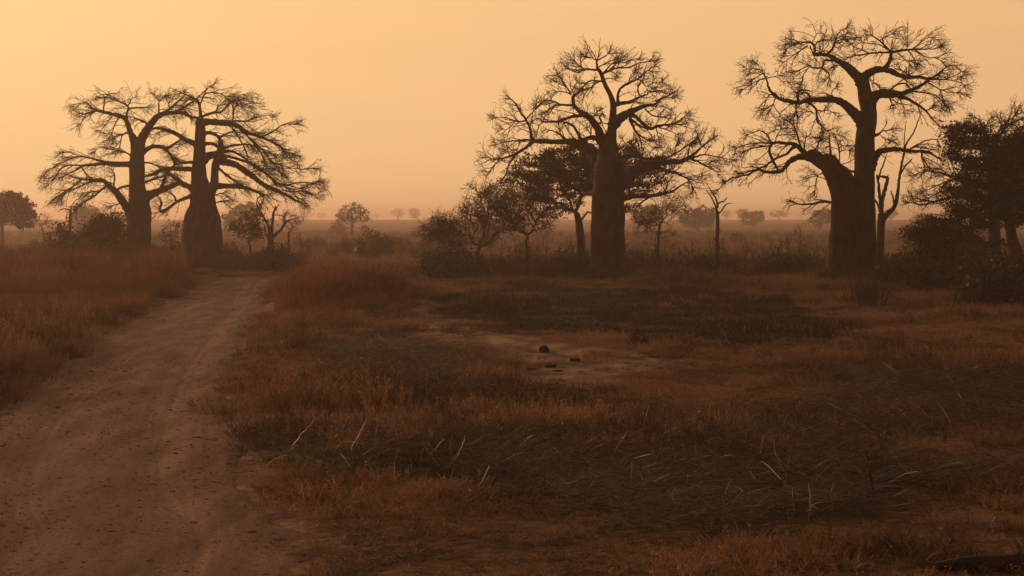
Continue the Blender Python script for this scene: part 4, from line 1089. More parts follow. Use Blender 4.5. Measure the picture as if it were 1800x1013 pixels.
# left side
tree('leafy_shrub', 'bushy green shrub at the foot of the leftmost baobab', 'shrub', 122, [(188, 458, 9), (186, 440, 8), (182, 425, 6)],
     [(180, 405, 42, 26), (205, 420, 30, 28), (160, 425, 34, 24), (190, 390, 28, 18), (185, 440, 50, 16)], 280, 81, 'olive', 30, .10, .28, twig=1, power=.36)
tree('leafy_shrub', 'sparse green shrub with upright sprigs, left of the bushy shrub', 'shrub', 124, [(112, 455, 6), (111, 440, 5), (110, 428, 4)],
     [(105, 420, 22, 16), (122, 425, 22, 18), (108, 405, 14, 12), (112, 438, 34, 14)], 100, 82, 'olive', 11, .14, .26, twig=1, power=.36)
snag('dead_tree', 'thin dead pole with a few side twigs among the shrubs, far left', 128, 122, [[(122, 455, 8), (122, 420, 5.5), (123, 395, 5), (124, 368, 3.4)]],
     [[(124, 372, 3), (126, 362, 2.4), (134, 352, 1.6)], [(123, 370, 3), (112, 367, 2.4), (102, 372, 1.4)], [(122, 392, 3), (116, 385, 2.4), (118, 376, 1.6)]], 83)
tree('leafless_shrub', 'straggly leafless shrub in the gap between the two left baobabs', 'shrub', 134, [(303, 455, 5), (303, 438, 4), (303, 425, 3.4)],
     [(300, 405, 18, 18), (312, 395, 12, 14), (292, 415, 12, 12), (305, 432, 24, 12)], 60, 84, 'brownleaf', 5, .10, .2, twig=3, twl=.7, power=.36)
tree('leafy_shrub', 'airy green shrub right of the bottle shaped baobab', 'shrub', 126, [(441, 455, 5), (440, 438, 4.4), (438, 425, 3.6)],
     [(440, 385, 24, 16), (420, 398, 20, 14), (455, 395, 20, 18), (438, 410, 34, 14), (408, 402, 12, 8)], 85, 85, 'olive', 9, .13, .22, twig=2, twl=.6, power=.36, cost_w=.2)
snag('dead_tree', 'short dead tree with thick forked stubs right of the bottle baobab', 122, 476, [[(476, 455, 16), (476, 430, 11), (475, 414, 10)]],
     [[(476, 420, 9), (477, 405, 7), (478, 394, 6), (480, 376, 5), (483.7, 362, 3)], [(480, 374, 4), (486, 366, 3), (490, 361, 2)], [(475, 415, 7), (472, 400, 6), (468, 390, 5), (462, 379, 3.4), (456, 374, 2)],
      [(477, 419, 7), (485, 412, 6), (494, 404, 5.5), (501.7, 390.7, 5), (510, 386, 3), (522, 382, 1.6)], [(469, 392, 3), (461, 386, 2.2), (452, 388, 1.4)], [(480, 378, 2.4), (488, 378, 2), (497, 380, 1.3)],
      [(502, 390, 3), (500, 380, 2.4), (506, 370, 1.4)]], 86, lean_amp=.4)
tree('vase_tree', 'small leafless tree just right of the stubby dead tree', 'tree', 134, [(508, 450, 5), (507, 425, 4.4), (507, 408, 3.6)],
     [(510, 386, 26, 12), (525, 382, 18, 8), (498, 380, 16, 10), (516, 398, 18, 10)], 50, 87, None, twig=3, twl=.6, power=.34, cost_w=.15)

# ------------------------------------------------------------------ hazy trees out on the plain
FAR = [
    # label, Y, trunk x, base y, crown blobs, n, leaf, lsize, twig
    ('round crowned tree cut by the left edge in the haze', 235, 5, [(-5, 372, 38, 26), (25, 368, 36, 30), (45, 385, 22, 18), (10, 350, 30, 16)], 420, 'brownleaf', 14, .26, 0),
    ('hazy round tree behind the shrubs left of the leftmost baobab', 420, 152, [(152, 385, 34, 24), (150, 368, 22, 16)], 200, 'brownleaf', 16, .34, 0),
    ('hazy dome shaped tree behind the airy green shrub', 450, 428, [(428, 380, 32, 22), (440, 370, 22, 16), (410, 385, 20, 16)], 220, 'brownleaf', 18, .34, 0),
    ('hazy fine twigged tree standing alone on the open plain left of centre', 340, 620, [(620, 376, 30, 18), (635, 382, 18, 14), (605, 384, 18, 14), (620, 366, 20, 10)], 200, 'brownleaf', 6, .18, 3),
    ('low hazy shrub at the foot of the lone plain tree', 350, 592, [(592, 402, 16, 14), (640, 405, 10, 8)], 60, 'brownleaf', 8, .22, 2),
    ('pale bare tree on the skyline left of the round pale one', 1450, 700, [(699, 374, 13, 8)], 60, 'brownleaf', 6, .4, 3),
    ('pale round tree on the skyline above the arching shrub', 1500, 729, [(729, 374, 11, 9)], 70, 'brownleaf', 14, .5, 0),
    ('hazy tree crown low behind the slim leafless tree', 450, 1138, [(1138, 380, 28, 18), (1150, 374, 20, 14)], 200, 'brownleaf', 16, .32, 0),
    ('hazy broad tree immediately left of the dead forked pole', 460, 1228, [(1215, 382, 26, 16), (1240, 378, 22, 18), (1228, 388, 34, 14)], 260, 'brownleaf', 16, .32, 0),
    ('tiny pale tree right of the dead forked pole', 1700, 1277, [(1277, 376, 9, 6)], 50, 'brownleaf', 12, .5, 0),
    ('pale tree partly behind the hazy tree midway to the right baobab', 1000, 1306, [(1306, 376, 13, 9)], 80, 'brownleaf', 12, .42, 0),
    ('hazy spiky crowned tree midway between centre and right baobabs', 620, 1324, [(1322, 384, 22, 14), (1334, 378, 12, 9)], 150, 'brownleaf', 12, .3, 1),
    ('small pale flat topped tree on the skyline nearer the right baobab', 1300, 1370, [(1364, 376, 13, 6), (1378, 376, 10, 6)], 80, 'brownleaf', 12, .42, 0),
    ('hazy tree touching the left side of the right baobab trunk', 520, 1442, [(1442, 384, 22, 16), (1452, 376, 14, 10)], 150, 'brownleaf', 12, .3, 1),
    ('pale tree seen through the fork of the dead tree', 1000, 1566, [(1566, 376, 14, 9)], 80, 'brownleaf', 12, .4, 0),
    ('pale crown on the skyline right of the broken spars', 800, 1624, [(1618, 384, 18, 10), (1636, 382, 14, 8)], 110, 'brownleaf', 12, .36, 0),
    ('tiny faint tree on the skyline right of the left pair', 2300, 540, [(540, 377, 13, 6)], 50, 'brownleaf', 12, .6, 0),
    ('faint flat tree on the skyline near the lone plain tree', 2400, 566, [(566, 378, 11, 5)], 50, 'brownleaf', 12, .6, 0),
    ('faint tree on the skyline right of the lone plain tree', 2400, 662, [(662, 379, 8, 4)], 40, 'brownleaf', 12, .6, 0),
    ('faint tree on the skyline seen above the arching shrub', 1900, 772, [(772, 378, 12, 8)], 60, 'brownleaf', 12, .6, 0),
]
for i, (lab, Y, tx, blobs, n, lf, lv, ls, tg_) in enumerate(FAR):
    k = Y / 300
    top = blobs[0][1]
    rb = max(b[2] for b in blobs)
    base_y = float(to_px(0, Y, gz(float(at(tx, 400, Y)[0]), Y))[1])
    wpx = max(2.2, rb * .16)
    tree('plain_tree', lab, 'tree', Y, [(tx, base_y, wpx * 1.3), (tx - rb * .04, base_y * .6 + top * .4, wpx), (tx, base_y * .3 + top * .7, wpx * .7)], blobs, n, 200 + i, lf, lv, ls, .30 * k ** .5, twig=tg_, twl=.8 * k ** .5,
         rtip=.016 * k, power=.36, group='hazy trees out on the plain', twr=.012 * k, shell=.4)
tree('vase_tree', 'small crooked leafless tree beside the round tree at far left', 'tree', 238, [(80, 436, 5), (77, 412, 4), (73, 400, 3.4)], [(75, 388, 14, 10), (64, 392, 10, 8)], 40, 88, None, twig=3, twl=.9, power=.34, twr=.016, rtip=.02)


# ------------------------------------------------------------------ brush: a few grown shrubs, then copies of them
def brush_proto(name, seed, w, h, n, leaf, leaves, lsize, twig=3, lean=.0):
    rng = np.random.default_rng(seed)
    st = np.array([(0, 0, -.1), (0, 0, .02), (0, 0, .06)])
    pts = blob_points([((0, 0, h * .55), (w, w, h * .48)), ((w * .2, 0, h * .35), (w * 1.05, w, h * .35))], n, rng, .4)
    pts[:, 2] = np.maximum(pts[:, 2], .1)
    pts[:, 2] *= 1 + .35 * rng.random(n) * (rng.random(n) < .25)
    C, Rr, _ = grow(st, pts, rng, 4, .007, .36, cost_w=.12)
    p, d, r = sprout(C, Rr, twig, .15, rng, .8, .35)
    P1, R1 = walk(p, d, rng.uniform(.15, .5, len(p)), .006, .004, 4, rng, .22, .05)
    st_me = Tubes().add(C, np.maximum(Rr, .006), 4).add(P1, R1, 3).mesh(name + '_stems'); st_me.materials.append(M['drybark'])
    lm = None
    if leaf:
        k = np.repeat(np.arange(len(P1)), leaves)
        c = P1[k, rng.integers(1, 4, len(k))] + rng.normal(size=(len(k), 3)) * .09
        lm = Tubes().leaves(c, lsize, rng).mesh(name + '_foliage'); lm.materials.append(M[leaf])
    return st_me, lm


PRO = [brush_proto('brush', 301, .55, 1.3, 60, 'brownleaf', 2, .07), brush_proto('brush', 302, .8, 1.1, 80, 'brownleaf', 2, .07), brush_proto('brush', 303, .45, 1.7, 60, None, 0, 0, 5),
       brush_proto('brush', 304, .9, 1.0, 90, 'olive', 2, .075), brush_proto('brush', 305, .6, 1.5, 70, 'brownleaf', 1, .06, 4), brush_proto('brush', 306, 1.0, 1.25, 110, 'leaf', 3, .085)]


def brush(px, Y, k, s, rz, label, group=None, cat='shrub', zs=1.0):
    x = float(at(px, 400, Y)[0])
    o = thing('dry_shrub', label, cat, (x, Y, gz(x, Y) - .02), group, rz)
    o.scale = (s, s, s * zs)
    obj('stems', PRO[k][0], None, o)
    if PRO[k][1]: tag(obj('foliage', PRO[k][1], None, o), kind='stuff')
    return o


rb = np.random.default_rng(99)


def band(x0, x1, y0, y1, n, s0, s1, label, group, kinds):
    for i in range(n):
        px = x0 + (x1 - x0) * (i + rb.uniform(.1, .9)) / n
        brush(px, rb.uniform(y0, y1), int(rb.choice(kinds)), rb.uniform(s0, s1), rb.uniform(0, 6.28), label, group, zs=rb.uniform(.8, 1.2))


band(990, 1460, 104, 118, 64, .8, 1.25, 'low leafless brown shrub in the thicket row behind the clearing', 'brown thicket behind the clearing', [0, 1, 2, 2, 4])
band(830, 1040, 103, 112, 22, .8, 1.2, 'low brown shrub under the twiggy trees left of the centre baobab', 'brush under the twiggy trees', [0, 1, 2, 4])
band(385, 520, 112, 121, 20, .7, 1.15, 'low dark shrub in the clump right of the bottle shaped baobab', 'shrubs right of the bottle baobab', [3, 5, 1])
band(-20, 330, 125, 150, 34, .7, 1.1, 'low brown shrub behind the tall red grass on the left', 'shrubs behind the left grass', [0, 1, 3, 5])
band(520, 760, 145, 220, 24, .8, 1.3, 'low brown shrub on the open flat beyond the grassy mound', 'shrubs beyond the mound', [0, 1, 3])
band(1560, 1690, 88, 98, 16, .8, 1.25, 'dark shrub under the skirt of the leafy tree, right', 'shrubs under the dark leafy tree', [1, 3, 5, 5])
band(1695, 1840, 66, 90, 38, .95, 1.5, 'dark shrub in the thick clump at the right edge', 'clump of shrubs at the right edge', [1, 5, 5, 4, 2])
band(720, 1480, 240, 420, 24, .8, 1.3, 'faint shrub on the hazy flat between the centre and right baobabs', 'faint shrubs on the hazy flat', [0, 1, 3])
band(1440, 1560, 93, 96, 10, .6, 1.0, 'low shrub at the foot of the right baobab', 'shrubs at the foot of the right baobab', [1, 2, 4])
band(1025, 1115, 98.5, 99.6, 8, .45, .75, 'small brown shrub at the foot of the centre baobab', 'shrubs at the foot of the centre baobab', [0, 1, 4])
for px, Y, k, s, lab in ((770, 101, 5, 1.25, 'dark rounded bush in front of the arching shrub, left end'), (795, 102, 5, 1.45, 'dark rounded bush in front of the arching shrub, middle one'), (822, 103, 5, 1.2, 'dark rounded bush in front of the arching shrub, right end'),
                         (658, 158, 5, 1.7, 'dark domed bush on the flat beyond the mound'), (1630, 86, 5, 1.2, 'dark bush by itself in front of the low leafy skirt'), (1400, 112, 2, 1.6, 'tall airy shrub left of the right baobab'),
                         (1008, 104, 4, 1.2, 'upright brown shrub just left of the centre baobab trunk'), (533, 128, 2, 1.05, 'thin upright stub of shrub beyond the road end')):
    brush(px, Y, k, s, rb.uniform(0, 6), lab)

# ------------------------------------------------------------------ grass: tufts scattered as instances
def tuft(name, n, h0, h1, w, lean, curl, rad, seed, mat, lie=0.0, head=0, sub=5):
    rng = np.random.default_rng(seed)
    n *= 3; head *= 3; R0 = .34
    a = rng.uniform(0, 2 * math.pi, n)
    b = np.stack([np.cos(a), np.sin(a)], -1) * (rad * np.sqrt(rng.random(n)))[:, None]
    sa = rng.uniform(0, 6.28, sub)
    b = b + (np.stack([np.cos(sa), np.sin(sa)], -1) * (R0 * np.sqrt(rng.random(sub)))[:, None])[rng.integers(0, sub, n)]
    az = a + rng.normal(size=n) * .9
    h = rng.uniform(h0, h1, n)
    ln = np.abs(rng.normal(size=n)) * lean + lie
    cu = rng.uniform(.2, 1, n) * curl
    t = np.array([0, .3, .62, .85, 1.0])
    o = np.stack([np.cos(az), np.sin(az)], -1)
    ux = h[:, None] * (np.sin(np.minimum(ln, 1.45))[:, None] * t + cu[:, None] * t ** 2 * .8)
    uz = h[:, None] * (np.cos(np.minimum(ln, 1.45))[:, None] * t - cu[:, None] * t ** 3 * .45)
    uz = np.maximum(uz, .012 + .02 * rng.random((n, 1)))
    if lie: uz = uz + rng.uniform(0, .16, (n, 1))
    uz[:, 0] = np.where(lie > 0, uz[:, 0], -.04)
    P = np.concatenate([b[:, None, :] + o[:, None, :] * ux[..., None], uz[..., None]], -1)
    wv = rng.normal(size=(n, 3)); wv[:, 2] *= .3; wv = unit(wv)
    wd = w * (rng.uniform(.45, 1.2, n) + 1.1 * (rng.random(n) < .12))[:, None] * np.array([.9, 1, .8, .5, .08])
    V = np.stack([P - wv[:, None, :] * wd[..., None] / 2, P + wv[:, None, :] * wd[..., None] / 2], 2).reshape(-1, 3)
    base = np.arange(n)[:, None] * 10 + np.arange(4)[None, :] * 2
    Q = np.stack([base, base + 1, base + 3, base + 2], -1).reshape(-1, 4)
    faces = [Q]
    if head:                                             # feathery seed heads on some stems
        k = rng.choice(n, head, replace=False)
        c = np.repeat(P[k, 4], 9, 0) + rng.normal(size=(head * 9, 3)) * np.array([.012, .012, .05]) - np.array([0, 0, .04])
        T = Tubes().leaves(c, .028, rng, 0, .22)
        faces = [Q, np.concatenate(T.q) + len(V)]
        V = np.vstack([V, np.concatenate(T.v)])
    me = raw_mesh(name, V, faces)
    me.materials.append(M[mat])
    return me


def scatter(name, label, cat, protos, pts, rz, scale, idx, tilt=None):
    """one stuff object: points that carry plant instances"""
    coll = bpy.data.collections.new(name + '_plants')
    for k, me in enumerate(protos):
        coll.objects.link(bpy.data.objects.new('%s_%02d' % (name, k), me))
    me = bpy.data.meshes.new(name)
    n = len(pts)
    me.vertices.add(n)
    me.vertices.foreach_set('co', np.asarray(pts, np.float32).ravel())
    rot = np.zeros((n, 3), np.float32); rot[:, 2] = rz
    if tilt is not None: rot[:, :2] = tilt
    me.attributes.new('rot', 'FLOAT_VECTOR', 'POINT').data.foreach_set('vector', rot.ravel())
    me.attributes.new('scl', 'FLOAT_VECTOR', 'POINT').data.foreach_set('vector', np.asarray(scale, np.float32).ravel())
    me.attributes.new('idx', 'INT', 'POINT').data.foreach_set('value', np.asarray(idx, np.int32))
    o = tag(obj(name, me), label, cat, kind='stuff')
    ng = bpy.data.node_groups.new(name, 'GeometryNodeTree')
    ng.interface.new_socket('Geometry', in_out='INPUT', socket_type='NodeSocketGeometry')
    ng.interface.new_socket('Geometry', in_out='OUTPUT', socket_type='NodeSocketGeometry')
    gi, go = ng.nodes.new('NodeGroupInput'), ng.nodes.new('NodeGroupOutput')
    ci = ng.nodes.new('GeometryNodeCollectionInfo'); ci.inputs['Collection'].default_value = coll
    ci.inputs['Separate Children'].default_value = True; ci.inputs['Reset Children'].default_value = True
    ip = ng.nodes.new('GeometryNodeInstanceOnPoints'); ip.inputs['Pick Instance'].default_value = True
    ng.links.new(gi.outputs[0], ip.inputs['Points']); ng.links.new(ci.outputs[0], ip.inputs['Instance'])
    for nm, dt_, sock in (('rot', 'FLOAT_VECTOR', 'Rotation'), ('scl', 'FLOAT_VECTOR', 'Scale'), ('idx', 'INT', 'Instance Index')):
        na = ng.nodes.new('GeometryNodeInputNamedAttribute'); na.data_type = dt_; na.inputs[0].default_value = nm
        ng.links.new(na.outputs[0], ip.inputs[sock])
    ng.links.new(ip.outputs[0], go.inputs[0])
    md = o.modifiers.new('scatter', 'NODES'); md.node_group = ng
    return o



g = np.random.default_rng(5)
PX, PY, LAY = [], [], []
for lay, (y0, y1, dens) in enumerate(((13, 45, 11), (45, 80, 5.5), (80, 140, 2.2), (140, 430, .12))):
    area = .36 * (y1 ** 2 - y0 ** 2) + 10 * (y1 - y0)
    n = int(area * dens)
    y = np.sqrt(g.uniform(y0 ** 2, y1 ** 2, n))
    x = g.uniform(-1, 1, n) * (.36 * y + 5)
    PX.append(x); PY.append(y); LAY.append(np.full(n, lay))
X, Yv, LAY = np.concatenate(PX), np.concatenate(PY), np.concatenate(LAY)
q = road_pos(X, Yv)
nz = fbm(X * .35, Yv * .35, 21)
nb = fbm(X * .10, Yv * .10, 23)
keep = q > 1.0 + (nz - .5) * .55
keep |= (q > .85) & (g.random(len(X)) < .03)
cx = np.interp(Yv, ROAD[:, 1], ROAD[:, 0])
left = (X < cx) & (Yv < 108)
mud = mask(X, Yv, MUD, .12) | mask(X, Yv, MUD2, .12)
burn = mask(X, Yv, BURN, .3, 31)
keep &= ~mud | (g.random(len(X)) < .05 + .40 * (fbm(X * .8, Yv * .5, 29) > .56))
for sx_, sy_ in ((957, 624), (1011, 637), (968, 647), (981, 653), (935, 651)):
    w_ = on_ground(sx_, sy_)
    keep &= ~((np.abs(X - w_[0]) < .55) & (Yv < w_[1] + .4) & (Yv > w_[1] - 4.5))
mnd = np.exp(-(((X - MOUND[0]) / 4.0) ** 2 + ((Yv - MOUND[1] - 6) / 15) ** 2)) * (.75 + .5 * nb)
keep &= (g.random(len(X)) < .22 + 1.2 * sstep(nz, .28, .62)) | (mnd > .3)
px_, py_ = to_px(X, Yv)
green = mask(X, Yv, GREEN, .05, 61)
straw = mask(X, Yv, STRAW, .10, 63) & ~green
dstraw = mask(X, Yv, DSTRAW, .2, 65) | mask(X, Yv, DARK, .2, 67) | mask(X, Yv, DARK2, .1, 69)
openb = (px_ > 318) & (px_ < 490) & (Yv > 93)
tall = (left & (Yv > 66 + (nb - .5) * 26)) | (mnd > .30 + (nz - .5) * .5)
typ = np.full(len(X), 1)                                  # 0 tall red, 1 dry, 2 straw, 3 burnt, 4 green
typ[straw | dstraw] = np.where(g.random((straw | dstraw).sum()) < .8, 2, 1)
typ[burn] = np.where(g.random(burn.sum()) < .95, 3, 1)
typ[green] = np.where(g.random(green.sum()) < .75, 4, 2)
typ[tall & ~burn & ~openb] = 0
keep &= ~((typ == 0) & (g.random(len(X)) < np.where(left, .4, .25 + .6 * (fbm(X * .5, Yv * .3, 55) > .5))))
typ[(Yv > 140) & (nb > .5)] = 2
Zg = height(X, Yv)
sc0 = g.uniform(.7, 1.3, len(X)) * np.array([1, 1.1, 1.35, 2.3])[LAY]
hz_ = np.ones(len(X))
# verge grass is taller, clearing grass shorter and patchy
nm = fbm(X * .22, Yv * .16, 27)
hz_ *= .32 + 1.0 * sstep(nm, .3, .72)
verge = (~left) & (Yv < 75) & (X < cx + 9) & (Yv > 30)
hz_ = np.where(verge, hz_ * 1.25, hz_)
fore = (py_ > 800) & ~left
hz_ = np.where(fore, hz_ * .62, hz_)
keep &= ~fore | straw | green | (g.random(len(X)) < .72 + .28 * sstep(nm * .5 + nz * .5, .36, .6))
hz_ = np.where(left & (typ == 1), hz_ * 1.45, hz_)
hz_ = np.where(typ == 0, (.30 + .80 * sstep(np.where(left, (Yv - 60) / 45, mnd * .92), .15, 1.0)) * (.75 + .5 * nz) * g.uniform(.7, 1.25, len(X)), hz_)
hz_ = np.where(q < 1.25, hz_ * .6, hz_)
clear = (~left) & (Yv > 48) & (Yv < 100) & (typ == 1)
hz_ = np.where(clear, hz_ * .85, hz_)
hz_ = np.where(openb, hz_ * .5, hz_)
hz_ = np.where((py_ > 540) & (py_ < 735) & (px_ > 690) & (px_ < 1500) & (typ == 1), hz_ * .55, hz_)
hz_ = np.where(typ == 0, hz_ * np.where(left, .88, .74), hz_)

TUFTS = {
    0: ('tall_red_grass', 'tall reddish dry grass along the road and on the mound', [tuft('tall_red_grass', 34, .6, 1.3, .012, .16, .22, .22, 400 + k, 'red_grass', 0, 16) for k in range(3)]),
    1: ('dry_grass', 'short tan dry grass covering the flat ground', [tuft('dry_grass', 28, .12, .42, .0075, .38, .5, .16, 410 + k, 'tan_grass', 0, 5) for k in range(4)]),
    2: ('tangled_straw', 'flattened tangle of dark dry straw in the foreground', [tuft('tangled_straw', 34, .25, .75, .006, .25, .35, .25, 420 + k, 'straw', 1.0) for k in range(4)] + [tuft('tangled_straw', 8, .2, .5, .005, .3, .5, .28, 425 + k, 'pale_straw', .7) for k in range(1)]),
    3: ('burnt_grass', 'burnt black stubble in the clearing before the baobabs', [tuft('burnt_grass', 34, .05, .22, .010, .5, .4, .2, 430 + k, 'burnt') for k in range(3)]),
    4: ('green_grass', 'low green grass strip along the straw', [tuft('green_grass', 44, .06, .22, .011, .5, .6, .15, 440 + k, 'green') for k in range(3)]),
}
FARW = {0: 2.0, 1: 2.2, 2: 2.2, 3: 2.0, 4: 1.6}
for k, (nm, lab, pro) in TUFTS.items():
    sel = keep & (typ == k)
    pts = np.stack([X, Yv, Zg], -1)[sel]
    s = sc0[sel]
    if k == 2: scale = np.stack([s, s, s * .75], -1)
    else: scale = np.stack([s, s, s * hz_[sel]], -1)
    scatter(nm, lab, 'grass', pro, pts, g.uniform(0, 6.28, sel.sum()), scale, g.integers(0, len(pro), sel.sum()), g.normal(size=(sel.sum(), 2)) * .08)


# ------------------------------------------------------------------ stones, clods, stalks and other small things
def lump_mesh(name, seed, fl=.6, rough=.25, nu=12, nv=8, flat_top=False):
    rng = np.random.default_rng(seed)
    th = np.linspace(0, 2 * math.pi, nu, endpoint=False)
    ph = np.linspace(.05, math.pi - .05, nv)
    A, B = np.meshgrid(th, ph)
    k = rng.uniform(0, 6, 6)
    r = 1 + rough * (.5 * np.sin(2 * A + k[0]) * np.sin(B) + .4 * np.sin(3 * A + 2 * B + k[1]) + .35 * np.sin(5 * B + k[2] + A) + .3 * np.cos(4 * A - 3 * B + k[3]) * np.sin(B))
    x = r * np.sin(B) * np.cos(A); y = r * np.sin(B) * np.sin(A) * .8; z = r * np.cos(B) * fl
    if flat_top: z = np.minimum(z, fl * .45) + .03 * np.sin(5 * A)
    V = np.stack([x, y, z + fl * .55], -1).reshape(-1, 3)
    ix = np.arange(nu * nv).reshape(nv, nu)
    Q = np.stack([ix[:-1], np.roll(ix[:-1], -1, 1), np.roll(ix[1:], -1, 1), ix[1:]], -1).reshape(-1, 4)
    top = len(V); V = np.vstack([V, V[:nu].mean(0), V[-nu:].mean(0)])
    tri = np.concatenate([np.stack([np.full(nu, top), np.roll(ix[0], -1), ix[0]], -1), np.stack([np.full(nu, top + 1), ix[-1], np.roll(ix[-1], -1)], -1)])
    me = raw_mesh(name, V, [Q, tri])
    me.polygons.foreach_set('use_smooth', np.zeros(len(me.polygons), bool))
    me.materials.append(M['stone'])
    return me


def clod_mat():
    m, t, b, o = new_mat('road_clod')
    oi_ = t.nodes.new('ShaderNodeObjectInfo')
    cr = t.nodes.new('ShaderNodeValToRGB')
    cr.color_ramp.elements[0].color = (.075, .048, .037, 1); cr.color_ramp.elements[1].color = (.24, .15, .115, 1)
    t.links.new(oi_.outputs['Random'], cr.inputs[0]); t.links.new(cr.outputs[0], b.inputs['Base Color'])
    b.inputs['Roughness'].default_value = .95
    return m


M['clod'] = clod_mat()
clods = []
for k in range(4):
    me = lump_mesh('road_clod', 500 + k, .45, .4, 8, 5); me.materials.clear(); me.materials.append(M['clod']); clods.append(me)
nC = 17000
vv = np.sqrt(g.uniform(13 ** 2, 100 ** 2, nC * 2)); vv = np.concatenate([vv[:nC // 2], g.uniform(13, 45, nC)])
uu = g.uniform(-1.1, 1.1, len(vv))
cc = np.interp(vv, ROAD[:, 1], ROAD[:, 0]); ww = np.interp(vv, ROAD[:, 1], ROAD[:, 2])
clx = cc + uu * ww * 1.15
qq = road_pos(clx, vv)
dn = fbm(clx * 1.3, vv * .5, 91)
kp = (qq < 1.15) & (g.random(len(vv)) < .8 * sstep(dn, .38, .62) + .25)
clx, vv, uu = clx[kp], vv[kp], uu[kp]
# sit on the road sheet: look up its height
ri = np.clip(np.searchsorted(rs[:, 1], vv), 0, len(rs) - 1)
off = ((clx - rs[ri, 0]) * nrmv[ri, 0] + (vv - rs[ri, 1]) * nrmv[ri, 1]) / rs[ri, 2]
ci_ = np.clip(np.round((off + 1.25) / 2.5 * 90).astype(int), 0, 90)
zc = np.maximum(rzv[ri, ci_], height(clx, vv)) - .004
ssz = .0045 + .019 * g.random(len(vv)) ** 4 * (1 + 1.2 * (g.random(len(vv)) < .06)) + vv * .00012
scatter('road_clods', 'small clods and pebbles strewn over the dirt road', 'clods', clods, np.stack([clx, vv, zc], -1), g.uniform(0, 6.28, len(vv)), np.stack([ssz * 1.3, ssz, ssz * .8], -1), g.integers(0, 4, len(vv)))

# broken, stony crust along the pale mud
mx_ = np.stack([g.uniform(-8, 12, 9000), g.uniform(34, 90, 9000)], -1)
mk = mask(mx_[:, 0], mx_[:, 1], MUD, .12) & (fbm(mx_[:, 0] * .7, mx_[:, 1] * .45, 95) > .47)
mx_ = mx_[mk][:900]
ms_ = .02 + .07 * g.random(len(mx_)) ** 3
scatter('mud_crust', 'broken dark crusts and pebbles on the pale mud strip', 'pebbles', clods, np.column_stack([mx_, height(mx_[:, 0], mx_[:, 1]) - .01]), g.uniform(0, 6.28, len(mx_)), np.stack([ms_ * 1.8, ms_, ms_ * .6], -1), g.integers(0, 4, len(mx_)))

for px, py, w, fl, ft, lab in ((957, 624, 16, .75, False, 'small upright dark stone on the pale mud, farthest back of the four'), (1011, 637, 15, .62, True, 'flat topped dark stone on the pale mud, rightmost of the four'),
                               (968, 647, 21, .42, True, 'long low dark stone on the pale mud, largest of the four'), (981, 653, 15, .3, True, 'thin dark stone just in front of the long low one'),
                               (935, 651, 16, .25, False, 'low brown clod at the left edge of the pale mud')):
    p = on_ground(px, py); s = w * .56 * p[1] / F
    me = lump_mesh('stone', int(px), fl, .22, 16, 10, ft)
    o = tag(obj('stone', me), lab, 'stone'); o.location = (p[0], p[1], gz(p[0], p[1]) - .01); o.scale = (s, s, s * 1.25)
    o.rotation_euler = (0, 0, g.uniform(-.3, .3))


def stalk(px0, py0, px1, py1, wpx, label, group=None, seed=0, droop=0.0):
    """a dry reed: jointed stem, torn leaf at a joint, frayed tip"""
    rng = np.random.default_rng(seed)
    p = on_ground(px0, py0); Y = float(p[1])
    a = np.array([p[0], Y, gz(p[0], Y) - .02]); b = at(px1, py1, Y) + np.array([0, rng.uniform(-.25, .25), 0])
    n = 9
    t = np.linspace(0, 1, n)[:, None]
    P = a + (b - a) * t
    L_ = np.linalg.norm(b - a)
    P += np.sin(t * math.pi) * np.array([rng.normal() * .07, 0, .06 + droop]) * L_
    P[1:-1] += rng.normal(size=(n - 2, 3)) * .012 * L_
    P -= a
    r = wpx * .38 * Y / F * np.linspace(1, .45, n) * np.where(np.arange(n) % 3 == 0, 1.18, 1)
    o = thing('dry_stalk', label, 'stalk', a, group)
    obj('stem', Tubes().add(P, r, 6).mesh('dry_stalk_stem'), M['stalk'], o)
    k = rng.integers(2, 6)
    W, D = walk(np.repeat(P[k:k + 1], 2, 0), np.array([[rng.normal(), rng.normal() * .5, .3], [rng.normal(), 0, -.1]]), np.array([.35, .25]) * L_, r[k] * .8, r[k] * .15, 5, rng, .2, -.25)
    T = Tubes()
    w_ = np.array([0, 0, 1.]) * 1
    V = np.stack([W - w_ * D[..., None], W + w_ * D[..., None]], 2).reshape(-1, 3)
    bs = np.arange(2)[:, None] * 10 + np.arange(4)[None] * 2
    obj('leaf', raw_mesh('dry_stalk_leaf', V, [np.stack([bs, bs + 1, bs + 3, bs + 2], -1).reshape(-1, 4)]), M['stalk'], o)
    return o


